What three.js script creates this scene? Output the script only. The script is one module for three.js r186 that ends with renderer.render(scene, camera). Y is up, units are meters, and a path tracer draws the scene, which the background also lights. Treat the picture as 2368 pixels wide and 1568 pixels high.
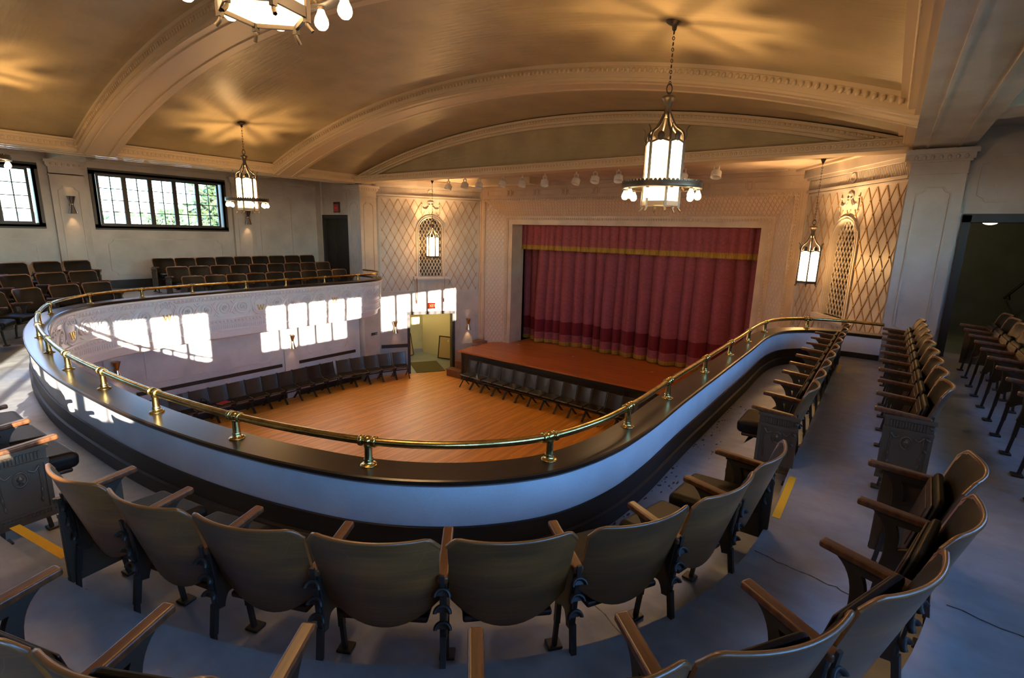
import * as THREE from 'three';
import { mergeGeometries, toCreasedNormals } from 'three/addons/utils/BufferGeometryUtils.js';
import { RoundedBoxGeometry } from 'three/addons/geometries/RoundedBoxGeometry.js';
import { TextGeometry } from 'three/addons/geometries/TextGeometry.js';
import { FontLoader } from 'three/addons/loaders/FontLoader.js';
import { Sky } from 'three/addons/objects/Sky.js';

// ------------------------------------------------------------------ camera, sky, sun, exposure
const V3 = (x, y, z) => new THREE.Vector3(x, y, z);
const scene = new THREE.Scene();
const camera = new THREE.PerspectiveCamera(67.98, 2368 / 1568, 0.05, 600);
{ // eye on the third tier of the balcony, turned towards the far side wall and a little down, with a slight roll
  const yaw = -0.63295, pitch = -0.20786, roll = 0.02594;
  const f = V3(Math.sin(yaw) * Math.cos(pitch), Math.sin(pitch), -Math.cos(yaw) * Math.cos(pitch));
  const r0 = V3(Math.cos(yaw), 0, Math.sin(yaw)), u0 = r0.clone().cross(f);
  const r = r0.clone().multiplyScalar(Math.cos(roll)).addScaledVector(u0, Math.sin(roll));
  const u = u0.clone().multiplyScalar(Math.cos(roll)).addScaledVector(r0, -Math.sin(roll));
  camera.position.set(6.75, 5, 0);
  camera.quaternion.setFromRotationMatrix(new THREE.Matrix4().makeBasis(r, u, f.clone().negate()));
}
scene.add(camera);
const SUN = V3(1, 0.209, 0.409).normalize();
const sky = new Sky(); sky.name = 'sky'; sky.scale.setScalar(500);
sky.material.uniforms.sunPosition.value.copy(SUN);
sky.material.uniforms.turbidity.value = 4; sky.material.uniforms.rayleigh.value = 0.9;
sky.material.uniforms.mieCoefficient.value = 0.004; sky.material.uniforms.mieDirectionalG.value = 0.25;
scene.add(sky);
scene.environmentIntensity = 17;
const sun = new THREE.DirectionalLight(new THREE.Color(1, 0.9, 0.76), 36);
sun.name = 'sun'; sun.position.copy(SUN).multiplyScalar(60); sun.castShadow = true; sun.shadow.radius = 0.6;
Object.assign(sun.shadow.camera, { left: -25, right: 25, top: 15, bottom: -15, near: 1, far: 120 });
sun.shadow.mapSize.set(4096, 4096);
scene.add(sun, sun.target);
const renderer = new THREE.WebGLRenderer();
renderer.toneMapping = THREE.LinearToneMapping;
renderer.toneMappingExposure = 1.06;
renderer.shadowMap.enabled = true;
const LAMP = new THREE.Color(1, 0.58, 0.24);       // warm incandescent
const P_LANTERN = 12, P_RING = 1.4, P_PENDANT = 56; // candela

// ------------------------------------------------------------------ helpers
let seed = 7;
const rnd = () => { seed = (seed * 1664525 + 1013904223) >>> 0; return seed / 4294967296; };
const rr = (a, b) => a + (b - a) * rnd();
const used = {};
const numbered = (n) => { const k = used[n] = (used[n] ?? -1) + 1; return k ? `${n}_${String(k).padStart(3, '0')}` : n; };
const M4 = (x = 0, y = 0, z = 0, rx = 0, ry = 0, rz = 0, sx = 1, sy = 1, sz = 1) => new THREE.Matrix4().compose(V3(x, y, z), new THREE.Quaternion().setFromEuler(new THREE.Euler(rx, ry, rz)), V3(sx, sy, sz));
function uvBox(g) { // texture coordinates in metres, chosen by the way a face points
  const p = g.attributes.position, n = g.attributes.normal, uv = new Float32Array(p.count * 2);
  for (let i = 0; i < p.count; i++) {
    const ax = Math.abs(n.getX(i)), ay = Math.abs(n.getY(i)), az = Math.abs(n.getZ(i));
    const [u, v] = ay >= ax && ay >= az ? [p.getX(i), p.getZ(i)] : ax >= az ? [p.getZ(i), p.getY(i)] : [p.getX(i), p.getY(i)];
    uv[i * 2] = u; uv[i * 2 + 1] = v;
  }
  g.setAttribute('uv', new THREE.BufferAttribute(uv, 2)); return g;
}
const clean = (g) => { g = g.index ? g.toNonIndexed() : g; for (const k of Object.keys(g.attributes)) if (!['position', 'normal', 'uv'].includes(k)) g.deleteAttribute(k); if (!g.attributes.normal) g.computeVertexNormals(); if (!g.attributes.uv) uvBox(g); return g; };
const join = (gs) => gs.length === 1 ? clean(gs[0]) : mergeGeometries(gs.map(clean));
const box = (x0, x1, y0, y1, z0, z1) => uvBox(new THREE.BoxGeometry(Math.abs(x1 - x0), Math.abs(y1 - y0), Math.abs(z1 - z0)).translate((x0 + x1) / 2, (y0 + y1) / 2, (z0 + z1) / 2));
const rbox = (w, h, d, r = 0.01, s = 2) => uvBox(new RoundedBoxGeometry(w, h, d, s, r));
const cyl = (r0, r1, h, n = 12) => new THREE.CylinderGeometry(r1, r0, h, n);
const lathe = (pts, n = 20) => new THREE.LatheGeometry(pts.map(([r, y]) => new THREE.Vector2(r, y)), n);
const tube = (pts, r, n = 24, s = 6, closed = false) => new THREE.TubeGeometry(new THREE.CatmullRomCurve3(pts, closed, 'centripetal'), n, r, s, closed);
const at = (g, ...a) => g.applyMatrix4(M4(...a));
function bar(a, b, w, h) { // rectangular bar from a to b
  const d = b.clone().sub(a), L = d.length(), g = new THREE.BoxGeometry(w, h, L);
  const q = new THREE.Quaternion().setFromRotationMatrix(new THREE.Matrix4().lookAt(b, a, Math.abs(d.y) / L > 0.95 ? V3(0, 0, 1) : V3(0, 1, 0)));
  return uvBox(g.applyMatrix4(new THREE.Matrix4().compose(a.clone().add(b).multiplyScalar(0.5), q, V3(1, 1, 1))));
}
function mesh(name, geos, mat, parent = scene) {
  const m = new THREE.Mesh(Array.isArray(geos) ? join(geos) : geos, mat);
  m.name = parent === scene ? numbered(name) : name; m.castShadow = m.receiveShadow = true; parent.add(m); return m;
}
function tag(o, label, category, group, kind) { o.userData.label = label; o.userData.category = category; if (group) o.userData.group = group; if (kind) o.userData.kind = kind; return o; }
function thing(name, label, category, [x, y, z] = [0, 0, 0], turn = 0, group, kind) {
  const o = new THREE.Group(); o.name = numbered(name); o.position.set(x, y, z); o.rotation.y = turn; scene.add(o); return tag(o, label, category, group, kind);
}
const struct = (o, label, category = 'wall') => tag(o, label, category, null, 'structure');
const stuff = (o) => { o.userData.kind = 'stuff'; return o; };
function poly(pts, y, up = true) { // flat polygon from [x, z] points
  const s = new THREE.Shape(pts.map(([x, z]) => new THREE.Vector2(x, -z)));
  const g = new THREE.ShapeGeometry(s).rotateX(-Math.PI / 2).translate(0, y, 0);
  return uvBox(g);
}
function slab(pts, y0, y1) { // polygon with thickness
  const s = new THREE.Shape(pts.map(([x, z]) => new THREE.Vector2(x, -z)));
  return uvBox(new THREE.ExtrudeGeometry(s, { depth: y1 - y0, bevelEnabled: false }).rotateX(-Math.PI / 2).translate(0, y0, 0));
}
function surf(nu, nv, f) { // smooth parametric patch, uv in metres is given by f or by place
  const pos = [], uv = [], idx = [];
  for (let j = 0; j <= nv; j++) for (let i = 0; i <= nu; i++) { const p = f(i / nu, j / nv); pos.push(p[0], p[1], p[2]); uv.push(p[3] ?? 0, p[4] ?? 0); }
  for (let j = 0; j < nv; j++) for (let i = 0; i < nu; i++) { const a = j * (nu + 1) + i, b = a + 1, c = a + nu + 1, d = c + 1; idx.push(a, b, c, b, d, c); }
  const g = new THREE.BufferGeometry(); g.setAttribute('position', new THREE.Float32BufferAttribute(pos, 3)); g.setAttribute('uv', new THREE.Float32BufferAttribute(uv, 2)); g.setIndex(idx); g.computeVertexNormals(); return g;
}
// path: [{x, z, nx, nz, s}], normals point to the seats
function makePath(pts, step = 0.09) {
  const c = new THREE.CatmullRomCurve3(pts.map(([x, z]) => V3(x, 0, z)), false, 'centripetal'); c.arcLengthDivisions = 2000;
  const L = c.getLength(), n = Math.round(L / step), out = [];
  for (let i = 0; i <= n; i++) { const p = c.getPointAt(i / n), t = c.getTangentAt(i / n); out.push({ x: p.x, z: p.z, nx: t.z, nz: -t.x, s: L * i / n }); }
  return out;
}
const off = (path, d) => path.map((p) => [p.x + p.nx * d, p.z + p.nz * d]);
function sweep(path, prof) { // prof: [[offset, y], ...], a crease at each profile point
  const gs = [];
  let v = 0;
  for (let k = 0; k + 1 < prof.length; k++) {
    const [a, b] = [prof[k], prof[k + 1]], l = Math.hypot(b[0] - a[0], b[1] - a[1]), v0 = v; v += l;
    gs.push(surf(path.length - 1, 1, (i, j) => { const p = path[Math.round(i * (path.length - 1))], q = j ? b : a; return [p.x + p.nx * q[0], q[1], p.z + p.nz * q[0], p.s, v0 + j * l]; }));
  }
  return gs;
}
const nearest = (path, x, z) => path.reduce((b, p) => Math.hypot(p.x - x, p.z - z) < Math.hypot(b.x - x, b.z - z) ? p : b);
function atS(path, s) { const L = path.at(-1).s, f = Math.max(0, Math.min(path.length - 1.001, s / L * (path.length - 1))), i = Math.floor(f), t = f - i, a = path[i], b = path[i + 1]; const m = (k) => a[k] + (b[k] - a[k]) * t, n = Math.hypot(m('nx'), m('nz')); return { x: m('x'), z: m('z'), nx: m('nx') / n, nz: m('nz') / n, s }; }

// ------------------------------------------------------------------ textures
const hash = (x, y, s = 0) => { let h = (x * 374761393 + y * 668265263 + s * 974634777) | 0; h = Math.imul(h ^ (h >>> 13), 1274126177); return ((h ^ (h >>> 16)) >>> 0) / 4294967296; };
function vnoise(x, y, p, s = 0) { // tileable with period p
  const ix = Math.floor(x), iy = Math.floor(y), fx = x - ix, fy = y - iy, u = fx * fx * (3 - 2 * fx), w = fy * fy * (3 - 2 * fy), m = (a, q) => ((a % q) + q) % q;
  const px = Array.isArray(p) ? p[0] : p, py = Array.isArray(p) ? p[1] : p, h = (a, b) => hash(m(a, px), m(b, py), s);
  return (h(ix, iy) * (1 - u) + h(ix + 1, iy) * u) * (1 - w) + (h(ix, iy + 1) * (1 - u) + h(ix + 1, iy + 1) * u) * w;
}
function fbm(u, v, fx, fy, oct = 4, s = 0) { let a = 0.5, t = 0, n = 0; for (let i = 0; i < oct; i++) { t += a * vnoise(u * fx, v * fy, [fx, fy], s + i); n += a; a *= 0.5; fx *= 2; fy *= 2; } return t / n; }
function tex(size, metres, fn, srgb = true) { // fn(u, v) -> [r, g, b] 0..255 (or a number)
  const d = new Uint8Array(size * size * 4);
  for (let j = 0; j < size; j++) for (let i = 0; i < size; i++) { const c = fn(i / size, j / size), k = (j * size + i) * 4; if (typeof c === 'number') d[k] = d[k + 1] = d[k + 2] = c; else { d[k] = c[0]; d[k + 1] = c[1]; d[k + 2] = c[2]; } d[k + 3] = 255; }
  const t = new THREE.DataTexture(d, size, size, THREE.RGBAFormat); t.wrapS = t.wrapT = THREE.RepeatWrapping; t.magFilter = THREE.LinearFilter; t.minFilter = THREE.LinearMipmapLinearFilter; t.generateMipmaps = true;
  if (srgb) t.colorSpace = THREE.SRGBColorSpace; const [mx, my] = Array.isArray(metres) ? metres : [metres, metres]; t.repeat.set(1 / mx, 1 / my); t.needsUpdate = true; return t;
}
const tint = (c, k) => [c[0] * k, c[1] * k, c[2] * k].map((x) => Math.max(0, Math.min(255, x)));
function strips(base, n, dark, size = 1024, across = 'u', s0 = 0) { // narrow floor boards: fine colour variation and grain
  return (u, v) => { if (across === 'v') [u, v] = [v, u]; const b = Math.floor(u * n), o = hash(b, 3, s0), seg = Math.floor((v + o) * 2.0), t = hash(b, seg % 2, s0 + 5), g = fbm(u, v, 256, 8, 3, s0), e = (u * n) % 1; const line = e < 0.05 ? dark : 1; return tint(base, (0.84 + 0.14 * t + 0.2 * (g - 0.5)) * line); };
}
const scratches = new Float32Array(1024 * 1024); // pale scuffs on the old seat veneer
for (let i = 0; i < 150; i++) { let x = rnd() * 1024, y = rnd() * 1024, a = rnd() * 6.283; const n = 20 + rnd() * 130, k = 0.25 + 0.75 * rnd(), b = rr(-0.02, 0.02); for (let j = 0; j < n; j++) { x += Math.cos(a); y += Math.sin(a); a += b + rr(-0.06, 0.06); const q = ((Math.round(y) & 1023) << 10) | (Math.round(x) & 1023); scratches[q] = Math.max(scratches[q], k * (rnd() < 0.8 ? 1 : 0.2)); } }
const T = {
  plaster: tex(512, 2, (u, v) => 226 + 40 * (fbm(u, v, 6, 6, 5, 1) - 0.5) + 10 * (hash(u * 512 | 0, v * 512 | 0) - 0.5)),
  brushBump: tex(512, 2, (u, v) => 255 * (0.7 * fbm(u, v, 5, 40, 4, 11) + 0.3 * fbm(u, v, 8, 8, 3, 12)), false),
  hallFloor: tex(1024, [1.8, 3.2], strips([240, 160, 62], 32, 0.78, 1024, 'u', 2)),
  stageFloor: tex(1024, [3.2, 1.8], strips([196, 108, 46], 32, 0.8, 1024, 'v', 6)),
  floorPaint: tex(1024, 3.1, (u, v) => { const a = fbm(u, v, 5, 5, 5, 21), b = fbm(u, v, 40, 40, 3, 23), c = fbm(u, v, 3, 90, 2, 25); return tint([160, 163, 164], 0.86 + 0.34 * (a - 0.4) + 0.12 * (b - 0.5) + 0.05 * (c - 0.5)); }),
  floorRough: tex(512, 3.1, (u, v) => 70 + 150 * fbm(u, v, 5, 5, 5, 21), false),
  floorBump: tex(512, 0.9, (u, v) => 255 * fbm(u, v, 10, 10, 4, 31), false),
  veneer: tex(1024, [1.1, 0.6], (u, v) => { const w = fbm(u, v, 3, 6, 3, 41), g = fbm(u, v + 0.06 * w, 5, 64, 4, 43), b = fbm(u, v, 2, 3, 3, 45), sc = 1 + 0.75 * scratches[(Math.floor(v * 1024) << 10) | Math.floor(u * 1024)]; return tint([150, 96, 46], (0.62 + 0.26 * g + 0.9 * (b - 0.45)) * sc); }),
  oak: tex(512, [0.5, 0.5], (u, v) => { const g = fbm(u, v, 40, 4, 4, 51); return tint([88, 52, 25], 0.6 + 0.75 * g); }),
  darkWood: tex(512, [1.4, 0.8], (u, v) => { const g = fbm(u, v, 4, 60, 4, 61), b = fbm(u, v, 4, 4, 3, 62); return tint([52, 38, 27], 0.55 + 0.6 * g + 0.5 * (b - 0.5)); }),
  leather: tex(512, 0.6, (u, v) => { const a = fbm(u, v, 6, 6, 4, 71), c = fbm(u, v, 60, 60, 2, 72); return tint([15, 13, 12], 0.7 + 0.5 * a + 0.25 * (c - 0.5)); }),
  leatherBump: tex(512, 0.3, (u, v) => 255 * (0.6 * fbm(u, v, 50, 50, 3, 73) + 0.4 * fbm(u, v, 5, 5, 3, 74)), false),
  velvet: tex(512, 0.5, (u, v) => 205 + 70 * (fbm(u, v, 60, 60, 3, 81) - 0.5) + 40 * (fbm(u, v, 4, 8, 3, 83) - 0.5)),
  fringe: tex(256, [0.12, 0.3], (u, v) => tint([176, 132, 34], 0.5 + 0.7 * fbm(u, v, 24, 3, 2, 91))),
  brass: tex(512, 0.4, (u, v) => { const a = fbm(u, v, 6, 8, 5, 95), b = fbm(u, v, 30, 30, 3, 96); return tint([222, 194, 122], 0.66 + 0.42 * a + 0.2 * (b - 0.5)); }),
  diaper: tex(512, [0.42, 0.42], (u, v) => { const a = Math.abs(((u * 4 + v * 2) % 1) - 0.5), b = Math.abs(((u * 4 - v * 2 + 8) % 1) - 0.5); const r = Math.max(0, 1 - Math.min(a, b) * 9); return 90 + 150 * r; }, false),
};
const std = (o) => new THREE.MeshPhysicalMaterial(o);
const col = (r, g, b) => new THREE.Color().setRGB(r, g, b);
const M = {
  wall: std({ color: col(0.53, 0.48, 0.44), map: T.plaster, roughness: 0.42 }),
  wallLower: std({ color: col(0.76, 0.74, 0.73), map: T.plaster, roughness: 0.4 }),
  relief: std({ color: col(0.72, 0.69, 0.68), roughness: 0.28 }),
  vault: std({ color: col(0.48, 0.39, 0.225), map: T.plaster, roughness: 0.38, bumpMap: T.brushBump, bumpScale: 0.006 }),
  cornice: std({ color: col(0.58, 0.47, 0.32), roughness: 0.45 }),
  beam: std({ color: col(0.62, 0.56, 0.47), map: T.plaster, roughness: 0.13 }),
  pros: std({ color: col(0.60, 0.47, 0.37), map: T.plaster, roughness: 0.45 }),
  diaper: std({ color: col(0.60, 0.47, 0.37), roughness: 0.42, bumpMap: T.diaper, bumpScale: 0.02 }),
  parapet: std({ color: col(0.78, 0.78, 0.80), map: T.plaster, roughness: 0.5 }),
  cap: std({ color: col(0.6, 0.6, 0.6), map: T.darkWood, roughness: 0.28, clearcoat: 0.5, clearcoatRoughness: 0.25 }),
  skirting: std({ color: col(0.55, 0.5, 0.48), map: T.darkWood, roughness: 0.5 }),
  black: std({ color: col(0.012, 0.011, 0.012), roughness: 0.45 }),
  floorPaint: std({ color: 0xffffff, map: T.floorPaint, roughness: 0.85, roughnessMap: T.floorRough, bumpMap: T.floorBump, bumpScale: 0.004 }),
  hallFloor: std({ color: 0xffffff, map: T.hallFloor, roughness: 0.45, clearcoat: 0.12, clearcoatRoughness: 0.35 }),
  stageFloor: std({ color: 0xffffff, map: T.stageFloor, roughness: 0.36, clearcoat: 0.25, clearcoatRoughness: 0.3 }),
  stageWood: std({ color: col(0.75, 0.65, 0.55), map: T.darkWood, roughness: 0.5 }),
  redWood: std({ color: col(0.28, 0.11, 0.045), map: T.velvet, roughness: 0.4 }),
  brass: std({ color: 0xffffff, map: T.brass, roughness: 0.24, metalness: 1 }),
  iron: std({ color: col(0.05, 0.042, 0.036), roughness: 0.42, metalness: 0.5 }),
  bronze: std({ color: col(0.11, 0.085, 0.06), roughness: 0.45, metalness: 0.55 }),
  castIron: std({ color: col(0.03, 0.026, 0.022), roughness: 0.45, metalness: 0.2 }),
  veneer: [0.95, 1.12, 0.8].map((k) => std({ color: col(k, k, k * 0.98), map: T.veneer, roughness: 0.36, clearcoat: 0.5, clearcoatRoughness: 0.3 })),
  arm: std({ color: 0xffffff, map: T.oak, roughness: 0.38, clearcoat: 0.2, clearcoatRoughness: 0.3 }),
  leather: std({ color: 0xffffff, map: T.leather, roughness: 0.5, specularIntensity: 0.35, bumpMap: T.leatherBump, bumpScale: 0.0006 }),
  pan: std({ color: col(0.22, 0.15, 0.12), map: T.oak, roughness: 0.5 }),
  foldWood: std({ color: col(0.5, 0.46, 0.46), map: T.darkWood, roughness: 0.3, clearcoat: 1, clearcoatRoughness: 0.16 }),
  curtain: std({ color: col(0.40, 0.085, 0.10), map: T.velvet, roughness: 0.95 }),
  band: std({ color: col(0.21, 0.004, 0.015), map: T.velvet, roughness: 0.9 }),
  fringe: std({ color: 0xffffff, map: T.fringe, roughness: 0.8 }),
  gold: std({ color: col(0.62, 0.42, 0.10), roughness: 0.35, metalness: 0.8 }),
  glass: std({ color: 0xffffff, transmission: 1, roughness: 0.02, thickness: 0, ior: 1.5 }),
  shade: std({ color: col(0.95, 0.85, 0.65), transmission: 0.35, roughness: 0.9, thickness: 0, emissive: new THREE.Color(1, 0.68, 0.33), emissiveIntensity: 5 }),
  bulb: std({ color: col(1, 0.95, 0.85), roughness: 0.3, emissive: new THREE.Color(1, 0.72, 0.38), emissiveIntensity: 12 }),
  tape: std({ color: col(0.78, 0.46, 0.02), roughness: 0.55 }),
  yellowWall: std({ color: col(0.62, 0.55, 0.24), map: T.plaster, roughness: 0.5 }),
  yellowDoor: std({ color: col(0.60, 0.52, 0.27), roughness: 0.45 }),
  lino: std({ color: col(0.30, 0.33, 0.28), map: T.plaster, roughness: 0.3 }),
  mat: std({ color: col(0.10, 0.085, 0.02), roughness: 0.95 }),
  tableTop: std({ color: col(0.48, 0.33, 0.12), roughness: 0.45 }),
  white: std({ color: col(0.75, 0.74, 0.72), roughness: 0.4 }),
  redSign: std({ color: col(0.13, 0.003, 0.002), roughness: 0.7, specularIntensity: 0.08, emissive: new THREE.Color(1, 0.05, 0.02), emissiveIntensity: 0.15 }),
  exitLetter: std({ color: col(0.4, 0.1, 0.035), roughness: 0.7, specularIntensity: 0.08 }),
  redDim: std({ color: col(0.12, 0.008, 0.008), roughness: 0.4, emissive: new THREE.Color(1, 0.05, 0.03), emissiveIntensity: 0.05 }),
  chrome: std({ color: col(0.5, 0.42, 0.32), roughness: 0.18, metalness: 1 }),
  darkDoor: std({ color: col(0.35, 0.32, 0.32), map: T.darkWood, roughness: 0.5 }),
  green: std({ color: col(0.07, 0.12, 0.03), roughness: 0.9, transmission: 0.25, thickness: 0 }),
  hill: std({ color: col(0.05, 0.085, 0.03), roughness: 1 }),
  bark: std({ color: col(0.12, 0.09, 0.06), roughness: 0.9 }),
  earth: std({ color: col(0.22, 0.24, 0.14), roughness: 1 }),
  house: std({ color: col(0.72, 0.72, 0.70), roughness: 0.8 }),
  roof: std({ color: col(0.30, 0.27, 0.26), roughness: 0.9 }),
  lattice: std({ color: col(0.34, 0.23, 0.13), roughness: 0.4 }),
  red: std({ color: col(0.5, 0.03, 0.02), roughness: 0.5 }),
  stairWall: std({ color: col(0.24, 0.29, 0.25), map: T.plaster, roughness: 0.45 }),
};
const font = await new FontLoader().loadAsync('fonts/droid/droid_sans_bold.typeface.json');
const serif = await new FontLoader().loadAsync('fonts/droid/droid_serif_regular.typeface.json');
const text = (s, size, depth, f = font) => { const g = new TextGeometry(s, { font: f, size, depth, curveSegments: 4, bevelEnabled: false }); g.computeBoundingBox(); const b = g.boundingBox; return g.translate(-(b.min.x + b.max.x) / 2, -(b.min.y + b.max.y) / 2, 0); };

// ------------------------------------------------------------------ plan of the place (metres; x across the hall, -z to the stage, main floor y = 0)
const F1 = 2.98, F2 = 3.15, F3 = 3.32, XW = 9.3, ZR = 5.2;
const ZF = { r: -9.9, l: -10.25 };             // face of the pilasters that end the balcony
const rightHalf = [[5.3, -5.5], [5.3, -4.4], [5.31, -3.6], [5.27, -3.05], [5.14, -2.6], [4.92, -2.28], [4.66, -2.04], [4.35, -1.85], [3.9, -1.68], [3.29, -1.52], [2.32, -1.37], [1.29, -1.3], [0.31, -1.28]];
const leftHalf = [[-0.69, -1.34], [-1.71, -1.46], [-2.75, -1.66], [-3.83, -2.0], [-4.42, -2.38], [-4.8, -2.85], [-5.08, -3.6], [-5.24, -4.5], [-5.3, -5.6]];
const railPath = makePath([[6.84, -9.89], [6.29, -9.87], [5.8, -9.66], [5.44, -9.2], [5.31, -8.6], [5.3, -7], ...rightHalf, ...leftHalf, [-5.3, -7.2], [-5.32, -9.0], [-5.45, -9.6], [-5.85, -10.1], [-6.35, -10.28], [-6.84, -10.28]]);
const tierPath = makePath([[5.3, -9.9], [5.3, -7], ...rightHalf, ...leftHalf, [-5.3, -7.2], [-5.3, -10.25]]);
const D1 = 1.04, D2 = 1.875;                   // tier edges, measured from the rail
const WIN = [0, 1, 2].map((k) => [-7.18 + 4.13 * k, -4.30 + 4.13 * k]);  // glass of the windows along z
const PIL = [-7.8, -3.7, 0.43, 4.5];           // pilaster centres along z
const SPRING = 6.8;

// ------------------------------------------------------------------ shell
{ // main floor, tiers
  struct(mesh('floor', [poly([[-8, ZR], [8, ZR], [8, -16], [-8, -16]], 0)], M.hallFloor), 'orange strip-wood floor of the hall', 'floor');
  mesh('subfloor', [box(-10, 10, -0.3, -0.02, -18.6, ZR + 0.3)], M.black); struct(scene.children.at(-1), 'concrete base under the hall floor', 'floor');
  const e1 = off(tierPath, D1), e2 = off(tierPath, D2), back = [[-9.3, ZF.l], [-9.3, ZR], [9.3, ZR], [9.3, ZF.r]];
  const p = thing('floor_balcony', 'worn grey painted stepped floor of the balcony', 'floor', [0, 0, 0], 0, null, 'structure');
  const inner = off(railPath, 0.08);
  mesh('tier', [poly([...inner, ...[...e1].reverse()], F1)], M.floorPaint, p);
  mesh('tier', [poly([...e1, ...[...e2].reverse()], F2), ...sweep(tierPath, [[D1, F1 - 0.02], [D1, F2]])], M.floorPaint, p);
  mesh('tier', [poly([...e2, ...back], F3), ...sweep(tierPath, [[D2, F2 - 0.02], [D2, F3]])], M.floorPaint, p);
  // soffit of the balcony
  const s1 = off(railPath, 0.1), lower = [[-7.1, -10.3], [-7.1, 1.5], [7.1, 1.5], [7.1, -9.9]];
  mesh('soffit', [poly([...s1, ...lower], 2.46)], M.wallLower, p);
  const crack = (pts, y) => mesh('crack', pts.slice(1).map((q, i) => { const a = pts[i], dx = q[0] - a[0], dz = q[1] - a[1], l = Math.hypot(dx, dz), w = 0.004; return poly([[a[0] + dz / l * w, a[1] - dx / l * w], [q[0] + dz / l * w * 0.7, q[1] - dx / l * w * 0.7], [q[0] - dz / l * w * 0.7, q[1] + dx / l * w * 0.7], [a[0] - dz / l * w, a[1] + dx / l * w]], y); }), M.black, p);
  const wob = (a, b, n, k) => Array.from({ length: n + 1 }, (_, i) => { const t = i / n; return [a[0] + (b[0] - a[0]) * t + rr(-k, k), a[1] + (b[1] - a[1]) * t + rr(-k, k)]; });
  crack(wob([6.36, -3.08], [6.85, -3.0], 12, 0.012), F2 + 0.0015);
  crack(wob([6.85, -3.0], [7.17, -2.95], 8, 0.01), F2 + 0.0015);
  crack(wob([7.2, -2.93], [8.6, -2.7], 22, 0.012), F3 + 0.0015);
  crack(wob([5.5, -2.35], [6.3, -2.0], 14, 0.012), F1 + 0.0015);
  // bare spots where the paint has flaked off beside the parapet
  const chips = [];
  for (let i = 0; i < 520; i++) { const q = atS(railPath, rr(4.4, 10.6)), d = 0.165 + Math.pow(rnd(), 2.6) * 0.3, r = 0.0015 + 0.018 * Math.pow(rnd(), 4), x = q.x + q.nx * d, z = q.z + q.nz * d, n = 6, ph = rnd() * 6; chips.push(poly(Array.from({ length: n }, (_, k) => { const a = ph - k / n * 6.283, w = r * rr(0.5, 1.3); return [x + Math.cos(a) * w * 0.7, z + Math.sin(a) * w * 1.6]; }), F1 + 0.001)); }
  stuff(mesh('flaked_paint', chips, M.skirting, p));
}
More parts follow.
